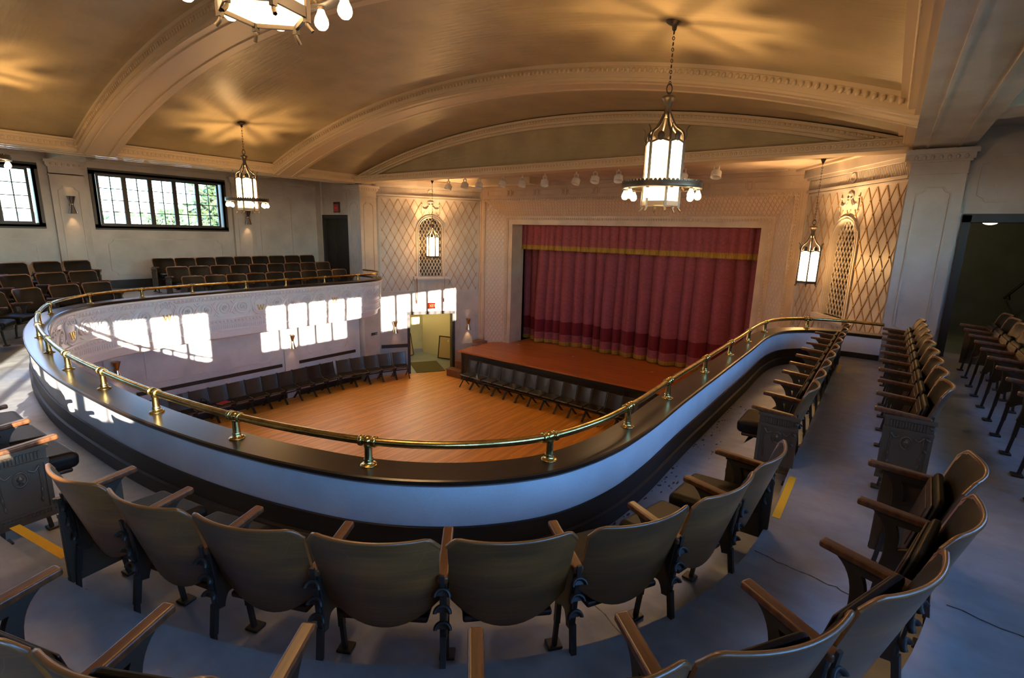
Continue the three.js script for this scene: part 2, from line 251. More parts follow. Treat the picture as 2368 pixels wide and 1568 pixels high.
{ // parapet: white back, dark base, dark cap and the ornamented front
  const cap = thing('parapet_cap', 'dark polished wooden cap running round the balcony parapet', 'parapet cap', [0, 0, 0], 0, null, 'structure');
  mesh('board', sweep(railPath, [[-0.085, 3.50], [-0.10, 3.51], [-0.10, 3.545], [-0.09, 3.555], [0.14, 3.555], [0.152, 3.548], [0.152, 3.525], [0.145, 3.515], [0.135, 3.505], [0.125, 3.498], [-0.085, 3.5]]), M.cap, cap);
  const w = thing('wall_parapet', 'white curved parapet wall of the balcony with dark skirting', 'wall', [0, 0, 0], 0, null, 'structure');
  mesh('plaster', sweep(railPath, [[0.115, 3.5], [0.115, 3.2]]), M.parapet, w);
  mesh('skirting', sweep(railPath, [[0.118, 3.235], [0.13, 3.23], [0.132, 3.10], [0.15, 3.09], [0.152, F1]]), M.skirting, w);
  const f = thing('balcony_front', 'ornamented white balcony front with scrolls and gold W shields', 'balcony front', [0, 0, 0], 0, null, 'structure');
  mesh('plaster', sweep(railPath, [[-0.085, 3.5], [-0.12, 3.49], [-0.12, 3.465], [-0.085, 3.45], [-0.085, 3.37], [-0.06, 3.355], [-0.045, 3.2], [-0.03, 3.05], [-0.035, 2.93], [-0.06, 2.92], [-0.06, 2.90], [-0.03, 2.89], [-0.02, 2.80], [0.0, 2.79], [0.02, 2.66], [-0.02, 2.645], [-0.02, 2.62], [0.03, 2.605], [0.06, 2.46], [0.12, 2.43], [0.3, 2.43]]), M.relief, f);
  // running ornament: leaf and bead courses, flutes, scrolls, shields
  const L = railPath.at(-1).s, put = (s, d, y, g) => { const p = atS(railPath, s); return g.applyMatrix4(new THREE.Matrix4().makeBasis(V3(-p.nz, 0, p.nx), V3(0, 1, 0), V3(-p.nx, 0, -p.nz)).setPosition(p.x + p.nx * d, y, p.z + p.nz * d)); };
  const leafs = [], flutes = [];
  const egg = new THREE.SphereGeometry(1, 6, 5), s0 = 12, s1 = L;
  for (let s = s0; s < s1; s += 0.085) { leafs.push(put(s, -0.088, 3.41, egg.clone().applyMatrix4(M4(0, 0, 0, 0, 0, 0.5, 0.028, 0.034, 0.014)))); leafs.push(put(s + 0.04, -0.088, 3.39, egg.clone().applyMatrix4(M4(0, 0, 0, 0, 0, 0, 0.008, 0.03, 0.012)))); leafs.push(put(s, -0.03, 2.845, egg.clone().applyMatrix4(M4(0, 0, 0, 0, 0, -0.6, 0.03, 0.03, 0.013)))); leafs.push(put(s + 0.045, -0.03, 2.855, egg.clone().applyMatrix4(M4(0, 0, 0, 0, 0, 0, 0.01, 0.01, 0.012)))); }
  for (let s = s0; s < s1; s += 0.05) flutes.push(put(s, 0.004, 2.725, new THREE.BoxGeometry(0.022, 0.09, 0.016)));
  stuff(mesh('leaf_course', leafs, M.relief, f)); stuff(mesh('flutes', flutes, M.relief, f));
  // W shields every 2.05 m and scrolls between them
  const shieldS = []; const sRef = nearest(railPath, -5.3, -6.05).s; for (let k = -4; k <= 2; k++) shieldS.push(sRef + k * 2.05 - (k > 0 ? 0.02 : 0));
  const spiral = (r0, turns, dir, n = 26) => Array.from({ length: n }, (_, i) => { const t = i / (n - 1), a = dir * t * turns * 6.283, r = r0 * (1 - 0.86 * t); return V3(Math.cos(a) * r, Math.sin(a) * r, 0); });
  const bend = (s, pts) => pts.map((q) => { const p = atS(railPath, s + q.x), d = -0.064 + (q.y + 3.16 - 3.2) * -0.07; return V3(p.x + p.nx * d, 3.16 + q.y, p.z + p.nz * d); });
  for (const s of shieldS) {
    if (s > L - 0.7) continue;
    const gs = [];
    gs.push(tube(bend(s, [V3(-0.17, 0.0, 0), V3(-0.205, 0.13, 0), V3(-0.13, 0.23, 0), V3(0, 0.275, 0), V3(0.13, 0.23, 0), V3(0.205, 0.13, 0), V3(0.17, 0, 0), V3(0.15, -0.14, 0), V3(0, -0.215, 0), V3(-0.15, -0.14, 0)]), 0.021, 60, 5, true));
    gs.push(tube(bend(s, spiral(0.055, 1.3, 1).map((q) => V3(q.x - 0.06, q.y + 0.17, 0))), 0.011, 24, 5), tube(bend(s, spiral(0.055, 1.3, -1).map((q) => V3(-q.x + 0.06 , q.y + 0.17, 0))), 0.011, 24, 5));
    gs.push(put(s, -0.052, 3.13, new THREE.SphereGeometry(1, 12, 8).applyMatrix4(M4(0, 0, 0, 0, 0, 0, 0.15, 0.17, 0.022))));
    mesh('shield', gs, M.relief, f);
    const letter = put(s, -0.066, 3.1, text('W', 0.13, 0.02, serif)); mesh('letter_w', [letter], M.gold, f).userData.label = 'gold letter W';
    const sc = [];
    for (const [dx, dir] of [[0.43, 1], [0.83, -1], [1.22, 1], [1.62, -1]]) { // rolling scrolls joined by an S-shaped stem
      if (s + dx > L - 0.2) continue;
      const a0 = dir > 0 ? -Math.PI * 0.75 : Math.PI * 0.75, sp = Array.from({ length: 36 }, (_, i) => { const t = i / 35, a = a0 - dir * t * 2.1 * 6.283, r = 0.165 * (1 - 0.84 * t); return V3(dx + Math.cos(a) * r, Math.sin(a) * r, 0); });
      sc.push(tube(bend(s, [V3(dx - 0.27, dir * 0.12, 0), V3(dx - 0.2, -dir * 0.02, 0), ...sp]), 0.019, 80, 6));
      for (let k = 0; k < 6; k++) { const a = k * 1.05; sc.push(put(s + dx + Math.cos(a) * 0.03, -0.058, 3.16 + Math.sin(a) * 0.03, new THREE.SphereGeometry(1, 6, 5).applyMatrix4(M4(0, 0, 0, 0, 0, a, 0.024, 0.011, 0.02)))); }
      for (const [lx, ly, la] of [[-0.2, dir * 0.13, 0.7 * dir], [-0.14, -dir * 0.17, -0.5 * dir], [0.19, dir * 0.12, -0.8 * dir]]) sc.push(put(s + dx + lx, -0.056, 3.16 + ly, new THREE.SphereGeometry(1, 7, 5).applyMatrix4(M4(0, 0, 0, 0, 0, la, 0.06, 0.017, 0.018))));
    }
    if (sc.length) mesh('scroll', sc, M.relief, f);
  }
}
{ // brass rail on the cap
  const o = thing('brass_railing', 'polished brass handrail on short posts along the balcony cap', 'railing');
  const pts = railPath.filter((_, i) => i % 2 === 0).map((p) => V3(p.x, 3.715, p.z));
  const g = new THREE.TubeGeometry(new THREE.CatmullRomCurve3(pts, false, 'centripetal'), 520, 0.0255, 14); { const uv = g.attributes.uv; for (let i = 0; i < uv.count; i++) uv.setXY(i, uv.getX(i) * 29, uv.getY(i) * 0.16); }
  mesh('rail', [g], M.brass, o);
  const spots = [[5.8, -9.69], [5.3, -8.73], [5.29, -7.72], [5.28, -6.62], [5.3, -5.54], [5.3, -4.43], [5.32, -3.5], [5.17, -2.6], [4.35, -1.84], [3.29, -1.53], [2.32, -1.37], [1.29, -1.3], [0.31, -1.29], [-0.69, -1.34], [-1.71, -1.48], [-2.75, -1.69], [-3.83, -2.0], [-4.72, -2.73], [-5.08, -3.65], [-5.25, -4.64], [-5.3, -5.75], [-5.3, -6.8], [-5.3, -7.87], [-5.32, -8.98], [-5.62, -9.89]];
  for (const [x, z] of spots) {
    const p = nearest(railPath, x, z), a = Math.atan2(-p.nx, -p.nz) ;
    const gs = [lathe([[0.0, 0], [0.052, 0], [0.052, 0.006], [0.044, 0.01], [0.03, 0.013], [0.027, 0.03], [0.029, 0.032], [0.029, 0.042], [0.0245, 0.045], [0.0235, 0.12], [0.027, 0.125], [0.027, 0.135], [0.02, 0.16]], 18).translate(0, 3.555, 0), new THREE.SphereGeometry(0.034, 16, 10).translate(0, 3.717, 0)];
    for (const s of [-1, 1]) { const c = lathe([[0.0255, -0.012], [0.033, -0.012], [0.035, -0.006], [0.035, 0.006], [0.033, 0.012], [0.0255, 0.012]], 18).rotateZ(Math.PI / 2).rotateY(a).translate(-p.nz * 0.045 * s, 3.715, p.nx * 0.045 * s); gs.push(c); }
    const m = mesh('post', gs, M.brass, o); m.geometry.translate(p.x, 0, p.z);
    for (let k = 0; k < 4; k++) gs.push();
  }
}

// wall mouldings: a raised outline with hollowed corners, in a plane given by origin, right and up
function outline(w, h, notch = 0.08) { const a = w / 2, b = h / 2, n = notch; return [[-a + n, -b], [a - n, -b], [a - n * 0.75, -b + n * 0.55], [a - n * 0.3, -b + n * 0.8], [a, -b + n], [a, b - n], [a - n * 0.3, b - n * 0.8], [a - n * 0.75, b - n * 0.55], [a - n, b], [-a + n, b], [-a + n * 0.75, b - n * 0.55], [-a + n * 0.3, b - n * 0.8], [-a, b - n], [-a, -b + n], [-a + n * 0.3, -b + n * 0.8], [-a + n * 0.75, -b + n * 0.55]]; }
const frameBars = (pts, t = 0.022, d = 0.014) => pts.map((p, i) => { const q = pts[(i + 1) % pts.length]; return bar(V3(p[0], p[1], 0), V3(q[0], q[1], 0), t, d * 2); });
function panelOn(parent, w, h, x, y, z, ry, notch, name = 'panel_moulding', m = M.wall) { const gs = frameBars(outline(w, h, notch)); const o = mesh(name, gs, m, parent); o.position.set(x, y, z); o.rotation.y = ry; return o; }

// side walls with their windows: side = -1 is x < 0
function sideWall(side) {
  const X = side * XW, o = thing(side < 0 ? 'wall_left' : 'wall_right', side < 0 ? 'cream plaster balcony wall with dark windows towards the trees' : 'cream plaster balcony wall behind the rows of seats, facing the sun', 'wall', [0, 0, 0], 0, null, 'structure');
  const inn = X, out = X + side * 0.32, y0 = 4.86, y1 = 6.25, holes = WIN.map(([a, b]) => [a - 0.1, b + 0.1]), gs = [];
  gs.push(box(inn, out, -0.3, y0, -10.6, ZR + 0.3), box(inn, out, y1, 8.4, -10.6, ZR + 0.3));
  let z = -10.6; for (const [a, b] of holes) { gs.push(box(inn, out, y0, y1, z, a)); z = b; } gs.push(box(inn, out, y0, y1, z, ZR + 0.3));
  mesh('plaster', gs, M.wall, o);
  const ry = side < 0 ? Math.PI / 2 : -Math.PI / 2;
  for (const [a, b] of WIN) panelOn(o, 2.75, 0.92, X - side * 0.004, 4.12, (a + b) / 2, ry, 0.13);
  panelOn(o, 1.05, 2.5, X - side * 0.004, 4.75, -8.85, ry, 0.1);
  mesh('skirting', [box(X - side * 0.03, X, F3, F3 + 0.22, -10.3, ZR)], M.skirting, o);
  mesh('cornice', [box(X - side * 0.05, X, 6.46, 6.62, -10.3, ZR), box(X - side * 0.09, X, 6.55, 6.62, -10.3, ZR), box(X - side * 0.025, X, 6.34, 6.37, -10.3, ZR)], M.wall, o);
  WIN.forEach(([a, b], k) => {
    const w = thing(`window_${side < 0 ? k + 1 : k + 4}`, 'dark framed window of five small-paned casements', 'window', [X + side * 0.1, 0, 0], 0, null, 'structure');
    // casing on the room side, jambs, sill
    const fr = []; const zc = -X * 0;
    const xin = -side * 0.13, xo = side * 0.12;
    fr.push(box(xin, xin + side * 0.06, y0 - 0.04, y0 + 0.09, a - 0.16, b + 0.16), box(xin, xin + side * 0.06, y1 - 0.09, y1 + 0.05, a - 0.16, b + 0.16), box(xin, xin + side * 0.06, y0, y1, a - 0.16, a - 0.04), box(xin, xin + side * 0.06, y0, y1, b + 0.04, b + 0.16));
    fr.push(box(xin, xo, y0, y0 + 0.05, a - 0.1, b + 0.1), box(xin, xo, y1 - 0.05, y1, a - 0.1, b + 0.1), box(xin, xo, y0, y1, a - 0.1, a - 0.05), box(xin, xo, y0, y1, b + 0.05, b + 0.1));
    mesh('casing', fr, M.black, w);
    const n = 5, pw = (b - a) / n, gw = pw - 0.105;
    for (let i = 0; i < n; i++) {
      const zc0 = a + pw * (i + 0.5), g0 = zc0 - gw / 2, g1 = zc0 + gw / 2, ya = 4.98, yb = 6.13, c = new THREE.Group(); c.name = 'casement'; w.add(c);
      mesh('sash', [box(-0.025, 0.025, y0 + 0.03, ya, g0 - 0.055, g1 + 0.055), box(-0.025, 0.025, yb, y1 - 0.03, g0 - 0.055, g1 + 0.055), box(-0.025, 0.025, ya, yb, g0 - 0.055, g0), box(-0.025, 0.025, ya, yb, g1, g1 + 0.055)], M.black, c);
      const h = (yb - ya) / 4;
      mesh('glazing_bar', [box(-0.01, 0.01, ya, yb, zc0 - 0.011, zc0 + 0.011)], M.black, c);
      for (let r = 1; r < 4; r++) mesh('glazing_bar', [box(-0.01, 0.01, ya + r * h - 0.01, ya + r * h + 0.01, g0, g1)], M.black, c);
      for (let r = 0; r < 4; r++) for (const [p, q] of [[g0, zc0], [zc0, g1]]) { const pane = mesh('pane', [new THREE.PlaneGeometry(q - p, h).rotateY(Math.PI / 2).translate(0, ya + (r + 0.5) * h, (p + q) / 2)], M.glass, c); }
    }
    struct(w, side < 0 ? ['dark framed window of five casements between the two wall sconces, green tree outside', 'dark framed five-casement window above the curved rear seats', 'dark framed five-casement window nearest the rear wall'][k] : ['dark framed window of five casements beside the stairway door on the sunny wall', 'dark framed five-casement window in the middle of the sunny wall', 'dark framed five-casement window at the rear of the sunny wall'][k], 'window');
  });
  // pilasters on the wall and the beams above them
  PIL.forEach((zc, i) => pilaster([X - side * 0.0, zc], ry, 0.64, 0.1, F3, 6.40, `trim_${side < 0 ? 1 + i : 5 + i}`, 'cream wall pilaster with a leafed capital between windows'));
}
function pilaster([x, z], ry, w, d, y0, y1, name, label, both) { // local +z points into the room
  const o = thing(name, label, 'pilaster', [x, 0, z], ry, null, 'structure');
  mesh('shaft', [box(-w / 2, w / 2, y0, y1 - 0.3, -0.02, d)], M.wall, o);
  mesh('capital', [box(-w / 2 - 0.02, w / 2 + 0.02, y1 - 0.345, y1 - 0.325, -0.02, d + 0.02), box(-w / 2, w / 2, y1 - 0.32, y1 - 0.15, -0.02, d), box(-w / 2 - 0.03, w / 2 + 0.03, y1 - 0.16, y1 - 0.13, -0.02, d + 0.03), box(-w / 2 - 0.05, w / 2 + 0.05, y1 - 0.13, y1 - 0.06, -0.02, d + 0.05), box(-w / 2 - 0.075, w / 2 + 0.075, y1 - 0.06, y1, -0.02, d + 0.075)], M.wall, o);
  const lf = []; const n = Math.round(w / 0.1); for (let i = 0; i < n; i++) lf.push(new THREE.SphereGeometry(1, 6, 5).applyMatrix4(M4(-w / 2 + (i + 0.5) * w / n, y1 - 0.095, d + 0.05, 0, 0, 0, 0.026, 0.034, 0.014)));
  stuff(mesh('leaf_course', lf, M.wall, o));
  mesh('base', [box(-w / 2 - 0.02, w / 2 + 0.02, y0, y0 + 0.16, -0.02, d + 0.02)], M.wall, o);
  panelOn(o, w * 0.6, y1 - y0 - 0.95, 0, (y0 + y1) / 2 - 0.12, d + 0.003, 0, 0.09);
  return o;
}
sideWall(-1); sideWall(1);

{ // rear wall, outer shell, lower hall walls
  struct(mesh('wall_rear', [box(-9.7, 9.7, -0.3, 8.4, ZR, ZR + 0.3)], M.wall), 'cream plaster rear wall of the balcony');
  struct(mesh('roof', [box(-9.8, 9.8, 8.4, 8.6, -18.8, ZR + 0.4)], M.black), 'roof over the hall', 'roof');
  struct(mesh('wall_stage_house', [box(-9.7, 9.7, -0.3, 8.4, -18.8, -18.5), box(-9.9, -9.6, -0.3, 8.4, -18.8, -10.5), box(9.6, 9.9, -0.3, 8.4, -18.8, -10.5)], M.black), 'outer walls around the stage');
  struct(mesh('wall_rear_lower', [box(-7.4, 7.4, 0, 2.46, 1.5, 1.7)], M.wallLower), 'white wall under the rear of the balcony');
  for (const side of [-1, 1]) {
    const X = side * 7.1, zf = side < 0 ? -10.55 : -10.2, o = thing(side < 0 ? 'wall_left_lower' : 'wall_right_lower', side < 0 ? 'white lower wall under the balcony with dark chair rail' : 'white lower wall under the sunny balcony', 'wall', [0, 0, 0], 0, null, 'structure');
    mesh('plaster', [box(X, X + side * 0.25, 0, 2.46, zf, 1.6)], M.wallLower, o);
    if (side > 0) continue;
    const ry = Math.PI / 2;
    for (const [a, b] of [[-7.5, -3.9], [-10.05, -8.05]]) { mesh('chair_rail', [box(X, X + 0.035, 0.98, 1.07, a, b)], M.skirting, o); panelOn(o, b - a - 0.5, 1.0, X + 0.004, 1.72, (a + b) / 2, ry, 0.12, 'panel_moulding', M.wallLower); }
    for (const zc of [-7.78, -3.55]) mesh('pilaster', [box(X, X + 0.06, 0, 2.46, zc - 0.2, zc + 0.2)], M.wallLower, o);
    mesh('skirting', [box(X, X + 0.025, 0, 0.16, -10.3, 1.5)], M.skirting, o);
  }
}
// end walls of the balcony with their doors, and the corner pilasters
function endWall(side) {
  const zf = side < 0 ? ZF.l : ZF.r, zw = zf - 0.1, a = 6.82, b = 7.48, d0 = side < 0 ? 7.5 : 7.53, d1 = 9.0, yT = 5.42;
  const X = (v) => side * v;
  const o = thing(side < 0 ? 'wall_front_left' : 'wall_front_right', side < 0 ? 'cream wall around the dark double door behind the far seats' : 'cream wall around the open stairway door', 'wall', [0, 0, 0], 0, null, 'structure');
  mesh('plaster', [box(X(a + 0.02), X(d0), 0, 6.62, zw - 0.35, zw), box(X(d0), X(d1), yT, 6.62, zw - 0.35, zw), box(X(d1), X(9.5), 2.4, 6.62, zw - 0.35, zw), box(X(d0), X(d1), 2.4, F3, zw - 0.35, zw), box(X(9.0), X(9.3), F3, 6.62, zw, zw + 0.06)], M.wall, o);
  panelOn(o, 1.25, 0.62, X((d0 + d1) / 2), 5.92, zw + 0.004, 0, 0.1);
  mesh('door_frame', [box(X(d0), X(d0 + 0.1), F3, yT, zw - 0.3, zw + 0.03), box(X(d1 - 0.1), X(d1), F3, yT, zw - 0.3, zw + 0.03), box(X(d0), X(d1), yT - 0.1, yT + 0.02, zw - 0.3, zw + 0.03)], M.black, o);
  // pilaster: a square pier, panelled on the faces that show
  const p = thing(`trim_${side < 0 ? 9 : 10}`, side < 0 ? 'cream corner pier beside the dark double door' : 'cream corner pier where the brass rail ends', 'pier', [X((a + b) / 2), 0, zf], 0, null, 'structure');
  const w = b - a;
  const zb = -0.62;
  mesh('shaft', [box(-w / 2, w / 2, 0, 6.02, zb, 0)], M.wall, p);
  const cap = (g, y, h, e) => g.push(box(-w / 2 - e, w / 2 + e, y, y + h, zb - e, e));
  const cg = []; cap(cg, 6.0, 0.02, 0.02); cap(cg, 6.02, 0.15, 0.005); cap(cg, 6.17, 0.03, 0.03); cap(cg, 6.2, 0.08, 0.055); cap(cg, 6.28, 0.07, 0.085);
  mesh('capital', cg, M.wall, p);
  const lf = []; for (let i = 0; i < 7; i++) for (const f of [0, 1]) { const t = (i + 0.5) / 7 * w - w / 2; lf.push(new THREE.SphereGeometry(1, 6, 5).applyMatrix4(f ? M4(side < 0 ? w / 2 + 0.055 : -w / 2 - 0.055, 6.235, -0.02 - (t + w / 2) * 0.92, 0, 0, 0, 0.014, 0.034, 0.026) : M4(t, 6.235, 0.055, 0, 0, 0, 0.026, 0.034, 0.014))); }
  stuff(mesh('leaf_course', lf, M.wall, p));
  panelOn(p, w * 0.6, 2.2, 0, 4.72, 0.003, 0, 0.1);
  panelOn(p, 0.36, 2.2, side < 0 ? w / 2 + 0.003 : -w / 2 - 0.003, 4.72, -0.31, Math.PI / 2, 0.08);
}
endWall(-1); endWall(1);
{ // dark double door of the far end wall
  const z = ZF.l - 0.16, o = thing('door_1', 'closed dark brown double door under the dim exit sign', 'door', [-8.25, F3, z], 0, null, 'structure');
  for (const s of [-1, 1]) { const g = new THREE.Group(); g.name = 'door_leaf'; g.position.x = s * 0.325; o.add(g); mesh('slab', [box(-0.32, 0.32, 0, 2.0, -0.04, 0)], M.darkDoor, g); for (const [y, h] of [[0.5, 0.7], [1.4, 0.8]]) mesh('panel', [box(-0.22, 0.22, y - h / 2, y + h / 2, 0, 0.012)], M.darkDoor, g); mesh('pull', [box(-s * 0.26 - 0.015, -s * 0.26 + 0.015, 0.95, 1.15, 0, 0.05)], M.iron, g); }
}
{ // stairway behind the open door of the other end wall
  const o = thing('stairwell', 'dark green stairwell behind the open door', 'stairwell', [0, 0, 0], 0, null, 'structure');
  const x0 = 7.3, x1 = 9.6, z1 = ZF.r - 0.45, z0 = -13.2;
  mesh('wall_panel', [box(x0 - 0.1, x0, 2.4, 6.6, z0, z1), box(x1, x1 + 0.1, 2.4, 6.6, z0, z1), box(x0, x1, 2.4, 6.6, z0 - 0.1, z0)], M.stairWall, o);
  mesh('landing', [box(x0, x1, F3 - 0.2, F3, z0, z1)], M.lino, o); mesh('soffit', [box(x0, x1, 6.0, 6.1, z0, z1)], M.stairWall, o);
  mesh('pillar', [box(8.85, 9.1, F3, 6.0, -11.6, -11.35)], M.yellowWall, o);
  const h = thing('stair_handrail', 'dark sloping handrail on brackets in the stairwell', 'handrail');
  mesh('bar', [tube([V3(8.52, 4.06, -12.6), V3(8.98, 4.72, -12.6)], 0.022, 4, 8)], M.iron, h);
  for (const t of [0.12, 0.85]) mesh('bracket', [tube([V3(8.52 + 0.46 * t, 4.06 + 0.66 * t, -12.6), V3(8.56 + 0.46 * t, 3.98 + 0.66 * t, -12.66), V3(8.56 + 0.46 * t, 3.96 + 0.66 * t, -13.1)], 0.013, 8, 6)], M.iron, h);
  const l = thing('ceiling_lamp', 'small glowing globe lamp in the stairwell', 'lamp', [7.95, 5.37, -11.0]);
  mesh('globe', [new THREE.SphereGeometry(0.09, 18, 12).scale(1.15, 0.62, 1.15)], M.bulb, l); mesh('fitting', [cyl(0.02, 0.02, 0.6).translate(0, 0.33, 0)], M.iron, l);
  const pl = new THREE.PointLight(LAMP, 0.1); pl.position.set(7.95, 5.37, -11.0); pl.castShadow = true; pl.shadow.radius = 3; pl.name = 'stair_lamp'; scene.add(pl);
}

// ------------------------------------------------------------------ ceiling
const arcY = (x, crown, spring) => { const h = crown - spring, R = (SPRING * SPRING + h * h) / (2 * h); return crown - R + Math.sqrt(R * R - x * x); };
const vaultG = (crown, spring, z0, z1, nz = 4, e = 0) => surf(72, nz, (u, v) => { const x = (u * 2 - 1) * (SPRING + e), z = z0 + (z1 - z0) * v; return [x, arcY(Math.max(-SPRING, Math.min(SPRING, x)), crown, spring), z, x, z]; });
const sideG = (c1, s1, c0, s0, z) => surf(72, 1, (u, v) => { const x = (u * 2 - 1) * SPRING; return [x, v ? arcY(x, c1, s1) : arcY(x, c0, s0), z, x, v * 0.2]; });
{
  const o = thing('ceiling', 'golden tan barrel-vaulted ceiling with satin paint', 'ceiling', [0, 0, 0], 0, null, 'structure');
  mesh('vault', [vaultG(7.75, 6.58, ZR, -8.1, 12)], M.vault, o);
  mesh('vault', [vaultG(7.56, 6.55, -8.1, -10.2, 4)], M.vault, o);
  mesh('aisle_ceiling', [box(-9.4, -7.4, 6.62, 6.75, -10.7, ZR), box(7.4, 9.4, 6.62, 6.75, -10.7, ZR)], M.beam, o);
  // beams along the aisles and across them
  for (const s of [-1, 1]) {
    mesh('beam', [box(s * SPRING, s * 7.5, 6.38, 6.8, -10.7, ZR)], M.beam, o);
    mesh('beam_moulding', [box(s * 6.96, s * 6.99, 6.362, 6.38, -10.2, ZR), box(s * 7.31, s * 7.34, 6.362, 6.38, -10.2, ZR), box(s * 7.5, s * 7.55, 6.56, 6.62, -10.2, ZR)], M.beam, o);
    for (const zc of PIL) mesh('cross_beam', [box(s * 7.5, s * 9.3, 6.4, 6.64, zc - 0.32, zc + 0.32)], M.beam, o);
    mesh('cornice', [box(s * SPRING, s * (SPRING - 0.05), 6.40, 6.46, -10.15, ZR), box(s * SPRING, s * (SPRING - 0.11), 6.46, 6.54, -10.15, ZR), box(s * SPRING, s * (SPRING - 0.14), 6.54, 6.58, -10.15, ZR), box(s * SPRING, s * (SPRING - 0.2), 6.58, 6.62, -10.15, ZR)], M.cornice, o);
  }
  // egg courses as copies of one egg
  const eggs = (name, mats) => { const im = new THREE.InstancedMesh(new THREE.SphereGeometry(1, 7, 5), M.cornice, mats.length); mats.forEach((m, i) => im.setMatrixAt(i, m)); im.name = name; im.castShadow = im.receiveShadow = true; o.add(stuff(im)); };
  const em = []; for (const s of [-1, 1]) for (let z = -10.1; z < ZR; z += 0.085) em.push(M4(s * (SPRING - 0.115), 6.50, z, 0, 0, 0, 0.014, 0.032, 0.028));
  const rib = (z0, z1, cr, sp, drop, farLow) => {
    const c2 = cr - drop, s2 = sp - drop * 0.9;
    const b = [vaultG(c2, s2, z0, z1, 2), sideG(cr + 0.02, sp, c2, s2, z0), sideG((farLow ? 7.56 : cr) + 0.02, sp, c2, s2, z1)];
    mesh('arch_rib', b, M.cornice, o);
    // stepped moulding against the vault on the two edges, a bead on the soffit
    const step = (z, dz, t) => [surf(72, 1, (u, v) => { const x = (u * 2 - 1) * SPRING; return [x, arcY(x, cr - t, sp - t), v ? z : z + dz, x, v * 0.1]; }), surf(72, 1, (u, v) => { const x = (u * 2 - 1) * SPRING; return [x, v ? arcY(x, cr, sp) : arcY(x, cr - t, sp - t), z + dz, x, v * 0.1]; })];
    mesh('arch_moulding', [...step(z0, 0.09, 0.05), ...step(z0, 0.05, 0.11), ...step(z0, 0.02, 0.19)], M.cornice, o);
    const bead = (z) => surf(72, 1, (u, v) => { const x = (u * 2 - 1) * SPRING; return [x, arcY(x, c2, s2) - 0.018, z + (v - 0.5) * 0.03, x, v]; });
    const beadS = (z, k) => surf(72, 1, (u, v) => { const x = (u * 2 - 1) * SPRING; return [x, arcY(x, c2, s2) - 0.018 * v, z + k * 0.015, x, v]; });
    mesh('soffit_bead', [z0 - 0.12, z1 + 0.12].flatMap((z) => [bead(z), beadS(z, 1), beadS(z, -1)]), M.cornice, o);
    for (let x = -6.65; x < 6.65; x += 0.085) em.push(M4(x, arcY(x, cr, sp) - 0.1, z0 + 0.06, 0, 0, -Math.asin(x / 20), 0.028, 0.036, 0.02));
  };
  rib(-7.48, -8.12, 7.75, 6.58, 0.24, true); rib(-3.38, -4.02, 7.75, 6.58, 0.24); rib(0.75, 0.11, 7.75, 6.58, 0.24); rib(4.82, 4.18, 7.75, 6.58, 0.24);
  // wall arch above the stage beam
  const y2 = (x) => arcY(x, 7.36, 6.40);
  mesh('tympanum', [surf(72, 1, (u, v) => { const x = (u * 2 - 1) * SPRING; return [x, v ? arcY(x, 7.56, 6.55) + 0.05 : 6.4, -10.26, x, v]; })], M.vault, o);
  for (const [t, zz] of [[0.02, -10.02], [0.07, -10.06], [0.12, -10.1], [0.17, -10.16]]) mesh('arch_moulding', [surf(72, 1, (u, v) => { const x = (u * 2 - 1) * SPRING; return [x, Math.max(6.42, arcY(x, 7.56, 6.55) - t - (v ? 0 : 0.05)), zz, x, v]; }), surf(72, 1, (u, v) => { const x = (u * 2 - 1) * SPRING; return [x, Math.max(6.42, arcY(x, 7.56, 6.55) - t - 0.05), v ? zz : zz - 0.12, x, v]; })], M.cornice, o);
  for (let x = -6.6; x < 6.65; x += 0.08) { em.push(M4(x, arcY(x, 7.56, 6.55) - 0.095, -10.05, 0, 0, 0, 0.024, 0.022, 0.016)); em.push(M4(x, 6.495, -9.995, 0, 0, 0, 0.026, 0.03, 0.016)); }
  mesh('stage_beam', [box(-SPRING, SPRING, 6.395, 6.44, -10.48, -10.04), box(-SPRING, SPRING, 6.44, 6.54, -10.4, -10.0), box(-SPRING, SPRING, 6.54, 6.565, -10.4, -9.95), box(-SPRING, SPRING, 6.4, 8.3, -10.48, -10.3)], M.cornice, o);
  eggs('egg_course', em);
  // flat ceiling in front of the stage
  mesh('stage_ceiling', [box(-7.4, 7.4, 6.6, 6.75, -16.6, -10.4)], M.pros, o);
  mesh('duct_cover', [box(-4.3, -1.9, 6.42, 6.6, -12.9, -12.45)], M.cornice, o);
  for (const s of [-1, 1]) { mesh('ceiling_moulding', [bar(V3(s * 6.9, 6.56, -10.9), V3(s * 5.0, 6.56, -14.0), 0.1, 0.08), bar(V3(s * 6.6, 6.58, -10.7), V3(s * 4.75, 6.58, -13.75), 0.05, 0.05)], M.pros, o); }
  mesh('ceiling_moulding', [box(-4.9, 4.9, 6.5, 6.6, -13.98, -13.85), box(-4.6, 4.6, 6.56, 6.6, -13.6, -13.5)], M.pros, o);
}

